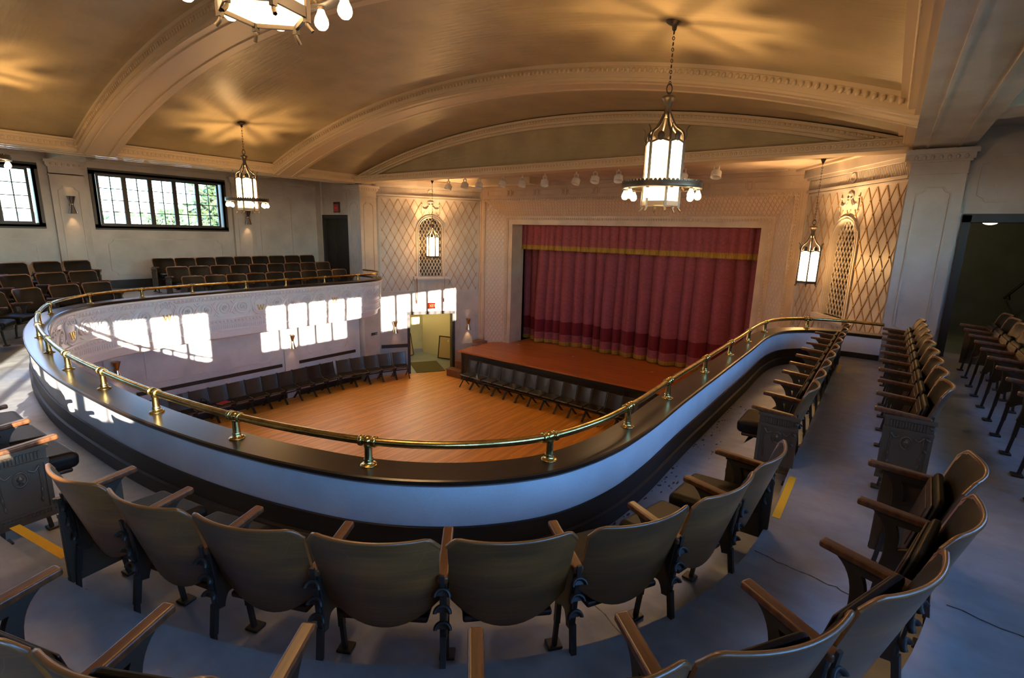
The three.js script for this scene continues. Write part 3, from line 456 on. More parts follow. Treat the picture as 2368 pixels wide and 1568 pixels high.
// ------------------------------------------------------------------ splayed walls beside the stage
function splay(side) {
  const turn = -side * 57.66 * Math.PI / 180, px = side * 5.965, pz = -12.47;
  const o = thing(side < 0 ? 'wall_splay_left' : 'wall_splay_right', side < 0 ? 'cream lattice-patterned slanting wall above the open exit doorway' : 'cream lattice-patterned slanting wall beside the stairway pier', 'wall', [px, 0, pz], turn, null, 'structure');
  const hw = 2.15, s = new THREE.Shape([[-hw, 0], [hw, 0], [hw, 6.62], [-hw, 6.62]].map(([a, b]) => new THREE.Vector2(a, b)));
  const ar = new THREE.Path(); ar.moveTo(-0.4, 3.45); ar.lineTo(-0.4, 5.02); ar.absarc(0, 5.02, 0.4, Math.PI, 0, true); ar.lineTo(0.4, 3.45); ar.lineTo(-0.4, 3.45); s.holes.push(ar);
  if (side < 0) { const d = new THREE.Path(); d.moveTo(-0.76, 0.001); d.lineTo(0.76, 0.001); d.lineTo(0.76, 2.12); d.lineTo(-0.76, 2.12); d.lineTo(-0.76, 0.001); s.holes.push(d); }
  mesh('plaster', [uvBox(new THREE.ExtrudeGeometry(s, { depth: 0.34, bevelEnabled: false, curveSegments: 16 }).translate(0, 0, -0.34))], M.wall, o);
  // lattice strips, clipped to the field and around the niche
  const field = [-1.66, 1.66, 2.98, 6.0], dx = 0.27, dy = 0.5, slope = dy / dx, knots = [];
  const inside = (x, y) => x > field[0] && x < field[1] && y > field[2] && y < field[3] && !(Math.abs(x) < 0.5 && y < 5.04 && y > 2.9) && !(Math.hypot(x, y - 5.02) < 0.5) && !(Math.abs(x) < 0.62 && y < 3.5) && !(Math.abs(x) < 0.36 && y > 5.62);
  for (const dir of [1, -1]) for (let k = -14; k <= 14; k++) {
    let run = null; const x0 = k * dx;
    for (let i = 0; i <= 160; i++) { const y = field[2] + (field[3] - field[2]) * i / 160, x = x0 + dir * (y - 4.5) / slope, ok = inside(x, y); if (ok && !run) run = [x, y]; if (run && (!ok || i === 160)) { if (y - run[1] > 0.06) mesh('lattice_strip', [bar(V3(run[0], run[1], 0.004), V3(x, y, 0.004), 0.017, 0.026)], M.lattice, o); run = null; } }
  }
  for (let k = -14; k <= 14; k++) for (let j = -8; j <= 8; j++) { const x = k * dx / 2, y = 4.5 + j * dy / 2; if ((k + j) % 2 === 0 && inside(x, y)) knots.push(new THREE.SphereGeometry(1, 6, 4).applyMatrix4(M4(x, y, 0.012, 0, 0, 0, 0.024, 0.03, 0.016))); }
  stuff(mesh('lattice_knots', knots, M.lattice, o));
  mesh('field_moulding', frameBars([[-1.72, 2.92], [1.72, 2.92], [1.72, 6.04], [-1.72, 6.04]], 0.04, 0.02), M.wall, o);
  mesh('architrave', [box(-hw, hw, 6.08, 6.13, 0, 0.05), box(-hw, hw, 6.36, 6.42, 0, 0.06), box(-hw, hw, 6.42, 6.6, 0, 0.12)], M.wall, o);
  const fl = []; for (let x = -1.8; x < 1.82; x += 0.045) if (Math.abs(x) > 0.16) fl.push(box(x - 0.013, x + 0.013, 6.15, 6.34, 0, 0.014)); stuff(mesh('flutes', fl, M.wall, o));
  mesh('roundel', [new THREE.TorusGeometry(0.09, 0.014, 6, 24).translate(0, 6.245, 0.008)], M.wall, o);
  // niche: frame, sill, apron, dark back, crossing grille
  const arch = (r, z) => { const a = [V3(-r, 3.45, z)]; for (let i = 0; i <= 16; i++) { const t = Math.PI - Math.PI * i / 16; a.push(V3(Math.cos(t) * r, 5.02 + Math.sin(t) * r, z)); } a.push(V3(r, 3.45, z)); return a; };
  const archBars = (r, w, d) => { const a = arch(r, d / 2); return a.slice(1).map((q, i) => bar(a[i], q, d, w)); };
  mesh('niche_frame', [...archBars(0.42, 0.035, 0.03), ...archBars(0.48, 0.02, 0.045)], M.wall, o);
  mesh('niche_back', [box(-0.45, 0.45, 3.4, 5.5, -0.40, -0.335), box(-0.39, 0.39, 3.46, 5.02, -0.3, -0.17), box(-0.28, 0.28, 5.02, 5.29, -0.3, -0.17)], M.black, o);
  const zg = -0.075;
  for (const dir of [1, -1]) for (let k = -14; k <= 14; k++) { let run = null; for (let i = 0; i <= 90; i++) { const y = 3.45 + 1.98 * i / 90, x = k * 0.115 + dir * (y - 4.4) * 0.52, ok = Math.abs(x) < 0.395 && (y < 5.02 || Math.hypot(x, y - 5.02) < 0.395); if (ok && !run) run = [x, y]; if (run && (!ok || i === 90)) { if (y - run[1] > 0.05) mesh('grille_bar', [bar(V3(run[0], run[1], zg), V3(x, y, zg), 0.014, 0.02)], M.wall, o); run = null; } } }
  mesh('niche_sill', [box(-0.62, 0.62, 3.36, 3.45, -0.1, 0.14), box(-0.56, 0.56, 2.98, 3.355, 0, 0.06), box(-0.6, 0.6, 3.3, 3.355, 0, 0.1)], M.wall, o);
  for (const x of [-0.3, 0, 0.3]) panelOn(o, x ? 0.16 : 0.34, 0.24, x, 3.15, 0.062, 0, 0.03);
  // garland with bow above the niche
  const ga = []; for (const s2 of [-1, 1]) { ga.push(tube([V3(s2 * 0.06, 5.82, 0.02), V3(s2 * 0.16, 5.70, 0.03), V3(s2 * 0.27, 5.74, 0.025), V3(s2 * 0.3, 5.86, 0.02)], 0.016, 14, 6), tube([V3(s2 * 0.3, 5.86, 0.015), V3(s2 * 0.31, 5.7, 0.015), V3(s2 * 0.29, 5.6, 0.012)], 0.014, 8, 5), new THREE.TorusGeometry(0.05, 0.012, 5, 14).translate(s2 * 0.055, 5.9, 0.015), new THREE.SphereGeometry(0.03, 8, 6).translate(s2 * 0.3, 5.87, 0.012)); for (let i = 0; i < 6; i++) ga.push(new THREE.SphereGeometry(0.017, 6, 5).translate(s2 * (0.1 + 0.035 * i), 5.745 - 0.03 * Math.sin(i * 0.6), 0.028)); }
  ga.push(new THREE.SphereGeometry(0.045, 8, 6).translate(0, 5.94, 0.012)); mesh('garland', ga, M.wall, o);
  // wall panels below, chair rail, door casing
  for (const s2 of [-1, 1]) { panelOn(o, 0.58, 1.25, s2 * 1.33, 1.62, 0.004, 0, 0.1); }
  if (side > 0) return;
  mesh('chair_rail', [box(-1.75, -0.84, 0.98, 1.09, 0, 0.05)], M.skirting, o);
  const dg = []; for (const s2 of [-1, 1]) dg.push(box(s2 * 0.76, s2 * 0.85, 0, 2.2, -0.34, 0.035)); dg.push(box(-0.85, 0.85, 2.12, 2.2, -0.34, 0.035), box(-0.87, 0.87, 2.2, 2.225, -0.02, 0.05));
  mesh('door_casing', dg, M.stageWood, o);
}
splay(-1); splay(1);
const local = (side, s, y, n) => { const c = 0.535, k = 0.845; return side < 0 ? V3(-5.965 + s * c + n * k, y, -12.47 - s * k + n * c) : V3(5.965 + s * c - n * k, y, -12.47 + s * k + n * c); };
const SPLAY_TURN = 57.66 * Math.PI / 180;
{ // lobby behind the exit doorway
  const o = thing('lobby', 'pale yellow lobby with grey floor behind the open doorway', 'lobby', [-5.965, 0, -12.47], SPLAY_TURN, null, 'structure');
  mesh('floor_sheet', [box(-1.7, 2.0, -0.02, 0.004, -3.2, -0.02)], M.lino, o);
  mesh('wall_panel', [box(-1.8, -1.7, 0, 2.6, -3.2, -0.35), box(-1.8, 2.1, 0, 2.6, -3.3, -3.2)], M.yellowWall, o);
  mesh('wall_panel', [bar(V3(0.35, 1.3, -3.2), V3(1.25, 1.3, -1.4), 0.1, 2.6), box(1.2, 1.3, 0, 2.6, -1.45, -0.35)], M.yellowDoor, o);
  mesh('skirting', [box(-1.7, -1.68, 0, 0.14, -3.2, -0.35), box(-1.7, 0.35, 0, 0.14, -3.2, -3.18)], M.roof, o);
  mesh('lobby_ceiling', [box(-1.8, 2.1, 2.6, 2.7, -3.3, -0.34)], M.yellowWall, o);
  const p = new THREE.PointLight(new THREE.Color(1, 0.8, 0.5), 3.2); p.name = 'lobby_lamp'; p.position.copy(local(-1, -0.3, 2.42, -1.6)); p.castShadow = true; p.shadow.radius = 4; scene.add(p);
  const lamp = thing('lobby_ceiling_lamp', 'glowing globe on the lobby ceiling behind the doorway', 'lamp', local(-1, -0.3, 2.42, -1.6).toArray());
  mesh('globe', [new THREE.SphereGeometry(0.1, 14, 10)], M.bulb, lamp); mesh('fitting', [cyl(0.05, 0.05, 0.1).translate(0, 0.13, 0)], M.iron, lamp);
  tag(mesh('floor_mat', [slab([[0, 0], [1.05, 0], [1.05, -1.5], [0, -1.5]], 0.005, 0.016)], M.mat), 'olive brown floor mat just inside the open doorway', 'mat');
  const mt = scene.children.at(-1); mt.position.copy(local(-1, -0.55, 0, 0.02)); mt.rotation.y = SPLAY_TURN;
  // two folding tables leaning on the lobby walls
  const table = (s, n, turn, label) => { const t = thing('folding_table', label, 'table', local(-1, s, 0.005, n).toArray(), SPLAY_TURN + turn); const g = new THREE.Group(); g.name = 'table_panel'; g.rotation.x = -0.16; t.add(g); mesh('board', [rbox(0.86, 0.86, 0.022, 0.01).translate(0, 0.47, 0)], M.tableTop, g); const fr = []; for (const a of [-1, 1]) fr.push(box(a * 0.44 - 0.018, a * 0.44 + 0.018, 0.02, 0.92, -0.025, 0.025)); fr.push(box(-0.45, 0.45, 0.02, 0.055, -0.025, 0.025), box(-0.45, 0.45, 0.885, 0.92, -0.025, 0.025)); mesh('rim', fr, M.skirting, g); mesh('latch', [box(-0.06, -0.02, 0.7, 0.78, 0.012, 0.02)], M.white, g); };
  table(-0.5, -2.3, 0.8, 'tan folding table with dark rim leaning by the lit patch in the lobby'); table(0.98, -1.55, -0.75, 'tan folding table with dark rim leaning on the pale lobby door');
}
{ // exit signs, plates
  const p = local(-1, 0.0, 2.42, 0.03), o = thing('exit_sign', 'bright red EXIT sign over the open lobby doorway', 'sign', p.toArray(), SPLAY_TURN);
  mesh('housing', [rbox(0.26, 0.2, 0.05, 0.008)], M.redSign, o); mesh('lettering', [text('EXIT', 0.1, 0.012).translate(0, 0, 0.024)], M.exitLetter, o); mesh('bracket', [box(-0.04, 0.04, 0.1, 0.125, -0.02, 0.02)], M.iron, o);
  const q = thing('exit_sign', 'dim dark red EXIT sign above the closed double door', 'sign', [-8.15, 5.68, ZF.l - 0.07]);
  mesh('housing', [rbox(0.3, 0.34, 0.05, 0.008)], M.black, q); mesh('face', [box(-0.12, 0.12, -0.14, 0.1, 0.02, 0.03)], M.redDim, q); mesh('lettering', [text('EXIT', 0.06, 0.01).translate(0, -0.02, 0.028)], M.red, q);
  const n = thing('name_plate', 'small black plate with pale lettering on the pier', 'plate', [-6.79, 1.56, -10.62], Math.PI / 2); mesh('plate', [rbox(0.24, 0.085, 0.012, 0.003)], M.black, n); mesh('lettering', [box(-0.1, -0.0, -0.01, 0.0, 0.005, 0.009), box(0.03, 0.1, -0.02, 0.02, 0.005, 0.009)], M.stairWall, n);
  const s = thing('switch_plate', 'small pale switch plate beside the wall sconce', 'switch', local(-1, -1.72, 1.56, 0.006).toArray(), SPLAY_TURN); mesh('plate', [rbox(0.08, 0.09, 0.01, 0.003)], M.white, s); mesh('toggle', [box(-0.012, 0.012, -0.02, 0.02, 0.004, 0.014)], M.iron, s);
}
// pull cords hanging from the niche sill
for (const [s, y0, y1] of [[-0.52, 3.4, 2.62], [0.44, 3.42, 2.66]]) { const o = thing('pull_cord', s < 0 ? 'brown cord with red handle hanging from the niche sill, the thicker one' : 'thin brown cord with red handle hanging from the niche sill', 'cord', local(-1, s, 0, 0.16).toArray(), SPLAY_TURN); mesh('line', [tube([V3(0, y0, 0), V3(0.005, (y0 + y1) / 2, -0.02), V3(0, y1, -0.08)], s < 0 ? 0.014 : 0.007, 10, 6)], M.redWood, o); mesh('handle', [cyl(0.016, 0.02, 0.12, 8).translate(0, y1 - 0.05, -0.09)], M.red, o); }

// ------------------------------------------------------------------ proscenium, stage, curtain
{
  const o = thing('wall_proscenium', 'cream proscenium wall with patterned slanted reveal round the stage', 'wall', [0, 0, 0], 0, null, 'structure');
  const W1 = 4.76, Y1 = 6.03, Z1 = -13.96, W2 = 4.3, Y2 = 5.57, Z2 = -14.5, W3 = 4.0, Y3 = 5.29, Z3 = -15.05, YS = 1.04;
  mesh('plaster', [box(-5.6, -W1, 0, 6.6, Z1 - 0.3, Z1), box(W1, 5.6, 0, 6.6, Z1 - 0.3, Z1), box(-W1, W1, Y1, 6.6, Z1 - 0.3, Z1), box(-9.6, -W3 - 0.02, 0, 8.4, Z3 - 0.2, Z3), box(W3 + 0.02, 9.6, 0, 8.4, Z3 - 0.2, Z3), box(-W3 - 0.1, W3 + 0.1, Y3 + 0.02, 8.4, Z3 - 0.2, Z3)], M.pros, o);
  const q = (a, b, c, d) => { const g = new THREE.BufferGeometry(); g.setAttribute('position', new THREE.Float32BufferAttribute([...a, ...b, ...c, ...a, ...c, ...d], 3)); g.computeVertexNormals(); return uvBox(g); };
  for (const s of [-1, 1]) mesh('patterned_reveal', [q([s * W1, YS, Z1], [s * W2, YS, Z2], [s * W2, Y2, Z2], [s * W1, Y1, Z1])], M.diaper, o);
  mesh('patterned_reveal', [q([-W1, Y1, Z1], [-W2, Y2, Z2], [W2, Y2, Z2], [W1, Y1, Z1])], M.diaper, o);
  mesh('inner_frame', [box(-W2, -W3, YS, Y2, Z2 - 0.1, Z2), box(W3, W2, YS, Y2, Z2 - 0.1, Z2), box(-W3, W3, Y3, Y2, Z2 - 0.1, Z2), box(-W3 - 0.08, -W3 + 0.0005, YS, Y3, Z3 + 0.001, Z2 - 0.101), box(W3 - 0.0005, W3 + 0.08, YS, Y3, Z3 + 0.001, Z2 - 0.101), box(-W3 - 0.08, W3 + 0.08, Y3 - 0.0005, Y3 + 0.08, Z3 + 0.001, Z2 - 0.101)], M.pros, o);
  const mould = (w, y, z, t, d) => [box(-w - t, -w, YS, y + t, z, z + d), box(w, w + t, YS, y + t, z, z + d), box(-w, w, y, y + t, z, z + d)];
  mesh('outer_moulding', [...mould(W1, Y1, Z1 - 0.01, 0.1, 0.06), ...mould(W1 + 0.1, Y1 + 0.1, Z1 - 0.01, 0.05, 0.03)], M.pros, o);
  mesh('inner_moulding', [...mould(W2 - 0.14, Y2 - 0.14, Z2 - 0.01, 0.1, 0.06), ...mould(W2 - 0.04, Y2 - 0.04, Z2 - 0.01, 0.05, 0.035)], M.pros, o);
  const eg = []; const e = (x, y, z, s) => eg.push(new THREE.SphereGeometry(1, 6, 4).applyMatrix4(M4(x, y, z, 0, 0, 0, s, s * 1.2, s * 0.6)));
  for (const [w, y, z] of [[W1 + 0.05, Y1 + 0.05, Z1 + 0.05], [W2 - 0.09, Y2 - 0.09, Z2 + 0.05]]) { for (let x = -w; x <= w; x += 0.075) e(x, y, z, 0.03); for (let v = YS + 0.1; v < y; v += 0.085) { e(-w, v, z, 0.03); e(w, v, z, 0.03); } }
  stuff(mesh('leaf_course', eg, M.pros, o));
  // frieze of raised panels over the opening and narrow ones at the sides
  for (let i = 0; i < 9; i++) { const x = -4.25 + i * 1.0625; panelOn(o, 0.86, 0.16, x, 6.3, Z1 + 0.006, 0, 0.03, 'frieze_panel', M.pros); if (i < 8) panelOn(o, 0.1, 0.2, x + 0.53, 6.3, Z1 + 0.006, 0, 0.02, 'frieze_panel', M.pros); }
  for (const s of [-1, 1]) { for (const [y, h] of [[1.75, 1.1], [2.75, 0.36], [3.7, 1.1], [4.7, 0.36], [5.45, 0.7]]) panelOn(o, 0.16, h, s * 5.08, y, Z1 + 0.006, 0, 0.04, 'side_panel', M.pros); mesh('corner_strip', [box(s * 4.95, s * 5.22, 0, 6.6, Z1 - 0.02, Z1 + 0.015)], M.pros, o); }
  mesh('plinth', [box(-W2 - 0.02, -W3, YS, YS + 0.3, Z2, Z2 + 0.03), box(W3, W2 + 0.02, YS, YS + 0.3, Z2, Z2 + 0.03), box(-5.25, -W1, YS, YS + 0.3, Z1, Z1 + 0.03)], M.pros, o);
}
{
  const o = thing('floor_stage', 'reddish wooden stage with dark panelled front', 'stage', [0, 0, 0], 0, null, 'structure');
  mesh('stage_floor', [slab([[-4.55, -12.4], [4.55, -12.4], [4.75, -13.9], [4.3, -14.5], [4.0, -14.5], [4.0, -17.5], [-4.0, -17.5], [-4.0, -14.5], [-4.3, -14.5], [-4.75, -13.9]], 1.0, 1.04)], M.stageFloor, o);
  mesh('nosing', [box(-4.58, 4.58, 0.99, 1.035, -12.4, -12.36), box(-4.58, -4.54, 0.99, 1.035, -13.9, -12.4)], M.stageFloor, o);
  mesh('front_board', [box(-4.52, 4.52, 0, 1.0, -12.6, -12.45), box(-4.52, -4.45, 0, 1.0, -13.9, -12.5)], M.stageWood, o);
  for (let i = 0; i < 9; i++) mesh('front_panel', frameBars([[-0.46, 0.12], [0.46, 0.12], [0.46, 0.86], [-0.46, 0.86]], 0.03, 0.012), M.stageWood, o).position.set(-4 + i, 0, -12.445);
  mesh('seam', [box(-3.9, 3.9, 1.0402, 1.0412, -13.402, -13.395)], M.skirting, o);
  const st = thing('stage_steps', 'short wooden steps between the stage side and slanting wall', 'steps', [-4.78, 0, -12.5]);
  for (let i = 0; i < 4; i++) mesh('step', [box(-0.46 + 0.17 * i, 0.22, 0, 0.26 * (i + 1) - 0.03, -0.28 * i - 0.28, -0.28 * i + 0.02), box(-0.48 + 0.17 * i, 0.22, 0.26 * (i + 1) - 0.03, 0.26 * (i + 1), -0.28 * i - 0.28, -0.28 * i + 0.05)], i % 2 ? M.redWood : M.redWood, st);
  tag(mesh('curved_board', [slab(Array.from({ length: 9 }, (_, i) => { const a = Math.PI / 2 * i / 8; return [-4.98 + 0.42 * Math.sin(a), -13.9 + 0.34 * Math.cos(a)]; }).concat([[-4.98, -13.9]]), 1.04, 1.14)], M.redWood), 'low quarter-round wooden block on the stage against the proscenium', 'block');
  // small white tape marks on the stage
  for (const [x, z] of [[-3.62, -14.55], [-1.2, -14.3], [1.55, -14.2]]) { const m = thing('tape_mark', 'tiny white tape cross on the stage floor', 'tape', [x, 1.0415, z], 0.5, 'white tape crosses on the stage'); mesh('strip', [box(-0.07, 0.07, 0, 0.001, -0.012, 0.012)], M.white, m); mesh('strip', [box(-0.012, 0.012, 0, 0.0012, -0.07, 0.07)], M.white, m); }
}
function drape(name, label, x0, x1, z, bands, seedOff, n, wMin = 0.26, wMax = 0.56) {
  const o = thing(name, label, 'curtain'); const W = x1 - x0; const folds = []; let x = 0; seed = seedOff; while (x < W) { const w = rr(wMin, wMax); folds.push([x, w, rr(0.4, 0.62) * w]); x += w; }
  const zf = (u, y, yTop) => { const t = Math.max(0, Math.min(1, (yTop - y) / 3.2)); const q = u * W; const f = folds.findLast((e) => e[0] <= q) ?? folds[0]; const a = (q - f[0]) / f[1]; const k = Math.sin(a * Math.PI); const big = Math.sin(q * 2.3 + seedOff) * 0.12 * t + Math.sin(q * 4.9 + seedOff * 2) * 0.06 * t; return f[2] * (0.55 + 0.6 * t) * Math.pow(k, 0.7) + big; };
  const top = bands[0][0];
  for (const [ya, yb, mat, part, extra, scallop] of bands) {
    const ny = Math.max(2, Math.round((ya - yb) / 0.22));
    mesh(part, [surf(n, ny, (u, v) => { const y = ya + (yb - ya) * v; const hem = scallop ? scallop * Math.sin(u * W * 2.7 + seedOff) * (v) : 0; return [x0 + u * W, y + hem, z + extra + zf(u, y, top), u * W * 1.5, y]; })], mat, o);
  }
  return o;
}
{
  drape('stage_curtain', 'dusty red stage curtain half on the side of the exit doorway', -4.3, 0.13, -15.66, [[5.4, 1.92, M.curtain, 'cloth', 0, 0], [1.92, 1.46, M.band, 'dark_band', 0.004, 0], [1.46, 1.19, M.curtain, 'hem', 0, 0], [1.2, 1.065, M.fringe, 'fringe', 0.008, 0.01]], 11, 260);
  drape('stage_curtain', 'dusty red stage curtain half on the side of the stairway pier', 0.04, 4.3, -15.46, [[5.4, 1.92, M.curtain, 'cloth', 0, 0], [1.92, 1.46, M.band, 'dark_band', 0.004, 0], [1.46, 1.19, M.curtain, 'hem', 0, 0], [1.2, 1.065, M.fringe, 'fringe', 0.008, 0.01]], 29, 260);
  drape('stage_valance', 'pleated red valance with gold fringe across the top of the stage', -4.2, 4.2, -15.17, [[5.42, 4.6, M.curtain, 'cloth', 0, 0], [4.6, 4.44, M.fringe, 'fringe', 0.006, 0]], 47, 480, 0.16, 0.34);
}
{ // stage spotlights on a pipe under the ceiling
  [[-4.12, -11.41], [-3.25, -11.17], [-2.85, -11.32], [-1.89, -11.17], [-1.38, -11.37], [-0.69, -11.4], [0.28, -11.32], [0.89, -11.15], [1.47, -11.19], [2.89, -11.41], [3.64, -11.21]].forEach(([x, z], i) => {
    const o = thing('stage_spotlight', 'white can spotlight hanging from the ceiling before the stage', 'spotlight', [x, 6.6, z], 0, 'row of white stage spotlights');
    mesh('stem', [cyl(0.018, 0.018, 0.14, 8).translate(0, -0.07, 0), box(-0.045, 0.045, -0.015, 0, -0.045, 0.045)], M.white, o); mesh('yoke', [box(-0.055, -0.045, -0.28, -0.14, -0.015, 0.015), box(0.045, 0.055, -0.28, -0.14, -0.015, 0.015), box(-0.055, 0.055, -0.15, -0.138, -0.015, 0.015)], M.white, o);
    mesh('can', [lathe([[0, 0.07], [0.06, 0.08], [0.07, 0.05], [0.1, 0.045], [0.108, -0.08], [0.098, -0.08], [0.09, 0.0], [0, 0.0]], 18).applyMatrix4(M4(0, -0.3, 0, -0.35, 0, ((i % 3) - 1) * 0.16))], M.white, o);
  });
}

// ------------------------------------------------------------------ lamps
function lantern(o, y0, y1, R, yTop) { // hexagonal glass body from y0 to y1 with ribs that gather at yTop
  const hx = (r, a) => [Math.cos(a) * r, Math.sin(a) * r];
  for (let k = 0; k < 6; k++) {
    const a = (k + 0.5) / 6 * Math.PI * 2, b = a + Math.PI / 3, [ax, az] = hx(R, a), [bx, bz] = hx(R, b), m = a + Math.PI / 6;
    const sh = new THREE.Shape(); const w = R / 2; const h = y1 - y0; sh.moveTo(-w, 0); sh.lineTo(w, 0); sh.lineTo(w, h - 0.02); sh.quadraticCurveTo(0, h + 0.05, -w, h - 0.02);
    const g = new THREE.ShapeGeometry(sh, 6).translate(0, y0, 0); const p = mesh('pane', [g], M.shade, o); p.rotation.y = Math.PI / 2 - m; p.position.set(Math.cos(m) * R * 0.862, 0, Math.sin(m) * R * 0.862);
    mesh('corner_bar', [bar(V3(ax, y0 - 0.05, az), V3(ax, y1 + 0.01, az), 0.026, 0.026)], M.iron, o);
    mesh('rib', [tube([V3(ax, y1, az), V3(ax * 0.92, y1 + 0.1, az * 0.92), V3(ax * 0.5, y1 + (yTop - y1) * 0.55, az * 0.5), V3(ax * 0.13, yTop, az * 0.13)], 0.013, 14, 6), tube([V3(ax, y1, az), V3(ax * 1.12, y1 + 0.07, az * 1.12), V3(ax * 1.1, y1 + 0.13, az * 1.1), V3(ax * 1.24, y1 + 0.17, az * 1.24)], 0.006, 10, 5)], M.iron, o);
    mesh('crest', [bar(V3(ax, y1 - 0.005, az), V3((ax + bx) / 2, y1 + 0.03, (az + bz) / 2), 0.012, 0.02), bar(V3((ax + bx) / 2, y1 + 0.03, (az + bz) / 2), V3(bx, y1 - 0.005, bz), 0.012, 0.02), new THREE.SphereGeometry(1, 8, 6).applyMatrix4(M4(Math.cos(m) * R * 0.87, y1 + 0.055, Math.sin(m) * R * 0.87, 0, -m, 0, 0.012, 0.05, 0.04))], M.iron, o);
    mesh('lower_rim', [bar(V3(ax, y0 - 0.005, az), V3(bx, y0 - 0.005, bz), 0.016, 0.05)], M.iron, o);
    mesh('foot', [tube([V3(ax, y0 - 0.02, az), V3(ax, y0 - 0.06, az), V3(ax * 1.12, y0 - 0.09, az * 1.12)], 0.011, 6, 5)], M.bronze, o);
  }
  mesh('bottom_pane', [new THREE.CircleGeometry(R * 0.93, 6).rotateZ(Math.PI / 6).rotateX(Math.PI / 2).translate(0, y0 - 0.012, 0)], M.shade, o);
  mesh('crown', [lathe([[0.02, yTop - 0.06], [0.045, yTop - 0.03], [0.04, yTop], [0.032, yTop + 0.05], [0.05, yTop + 0.1], [0.062, yTop + 0.13], [0.075, yTop + 0.14], [0.07, yTop + 0.16], [0.02, yTop + 0.18], [0.0, yTop + 0.19]], 12)], M.bronze, o);
  mesh('hook', [new THREE.TorusGeometry(0.04, 0.008, 6, 16).scale(0.75, 1.2, 1).translate(0, yTop + 0.24, 0)], M.iron, o);
}
function chain(o, y0, y1) { const n = Math.max(2, Math.round((y1 - y0) / 0.055)), h = (y1 - y0) / n, gs = []; for (let i = 0; i < n; i++) gs.push(new THREE.TorusGeometry(0.018, 0.005, 5, 10).scale(0.75, h / 0.036 * 0.62, 1).rotateY(i % 2 ? Math.PI / 2 : 0.3).translate(0, y0 + (i + 0.5) * h, 0)); mesh('chain', gs, M.iron, o); }
function canopy(o, y) { mesh('canopy', [lathe([[0.012, -0.09], [0.022, -0.08], [0.028, -0.04], [0.05, -0.03], [0.085, -0.005], [0.09, 0.02], [0, 0.02]], 16).translate(0, y, 0)], M.iron, o); }
function chandelier(x, z, yb, label, turn) {
  const o = thing('chandelier', label, 'chandelier', [x, 0, z], turn), yc = arcY(x, 7.75, 6.58), R = 0.205;
  lantern(o, yb, yb + 0.64, R, yb + 0.96); canopy(o, yc); chain(o, yb + 1.23, yc - 0.08);
  const yr = yb + 0.165, RR = 0.43; // ring with a scalloped crest
  mesh('ring', [lathe([[RR - 0.03, yr - 0.012], [RR + 0.004, yr - 0.012], [RR + 0.008, yr], [RR + 0.004, yr + 0.05], [RR - 0.004, yr + 0.05], [RR - 0.004, yr], [RR - 0.07, yr - 0.002], [RR - 0.07, yr - 0.012], [RR - 0.03, yr - 0.012]], 60)], M.iron, o);
  const sc = []; for (let k = 0; k < 60; k++) { const a = k / 60 * Math.PI * 2; sc.push(cyl(0.018, 0.018, 0.008, 8).rotateX(Math.PI / 2).rotateY(Math.PI / 2 - a).translate(Math.cos(a) * RR, yr + 0.052, Math.sin(a) * RR)); } mesh('scallops', sc, M.iron, o);
  const n = 10; for (let k = 0; k < n; k++) {
    const a = (k + 0.5) / n * Math.PI * 2, bx = Math.cos(a) * (RR - 0.035), bz = Math.sin(a) * (RR - 0.035);
    const b = mesh('bulb', [lathe([[0, -0.11], [0.02, -0.105], [0.034, -0.09], [0.039, -0.072], [0.035, -0.05], [0.023, -0.025], [0.015, 0], [0, 0]], 14)], M.bulb, o); b.position.set(bx, yr - 0.02, bz);
    mesh('socket', [cyl(0.018, 0.02, 0.03, 10)], M.bronze, o).position.set(bx, yr - 0.012, bz);
    if (k % 3 === 0) { const p = new THREE.PointLight(LAMP, P_RING); p.name = 'bulb_light'; p.position.set(bx, yr - 0.09, bz); p.castShadow = true; p.shadow.radius = 2; p.shadow.mapSize.set(512, 512); o.add(p); }
  }
  for (let k = 0; k < 6; k++) { const a = (k + 0.5) / 6 * Math.PI * 2; mesh('arm', [tube([V3(Math.cos(a) * R, yr + 0.02, Math.sin(a) * R), V3(Math.cos(a) * 0.32, yr + 0.03, Math.sin(a) * 0.32), V3(Math.cos(a) * (RR - 0.06), yr - 0.004, Math.sin(a) * (RR - 0.06))], 0.009, 10, 5)], M.bronze, o); }
  const p = new THREE.PointLight(LAMP, P_LANTERN); p.name = 'lantern_light'; p.position.set(0, yb + 0.5, 0); p.castShadow = true; p.shadow.radius = 2; o.add(p);
  mesh('inner_bulb', [new THREE.SphereGeometry(0.045, 12, 8).translate(0, yb + 0.5, 0)], M.bulb, o);
  return o;
}
chandelier(4.58, -5.72, 5.37, 'lantern chandelier with bulb ring hanging in front of the stage curtain', 0.63);
chandelier(-4.84, -5.76, 5.37, 'lantern chandelier with bulb ring hanging beside the five-casement window', 0.72);
chandelier(4.1, -1.47, 6.05, 'large lantern chandelier seen from below against the ceiling arch', 0.23);
chandelier(-4.6, -1.55, 5.75, 'lantern chandelier cut off beside the window over the curved seats, one bulb showing', 0.2);
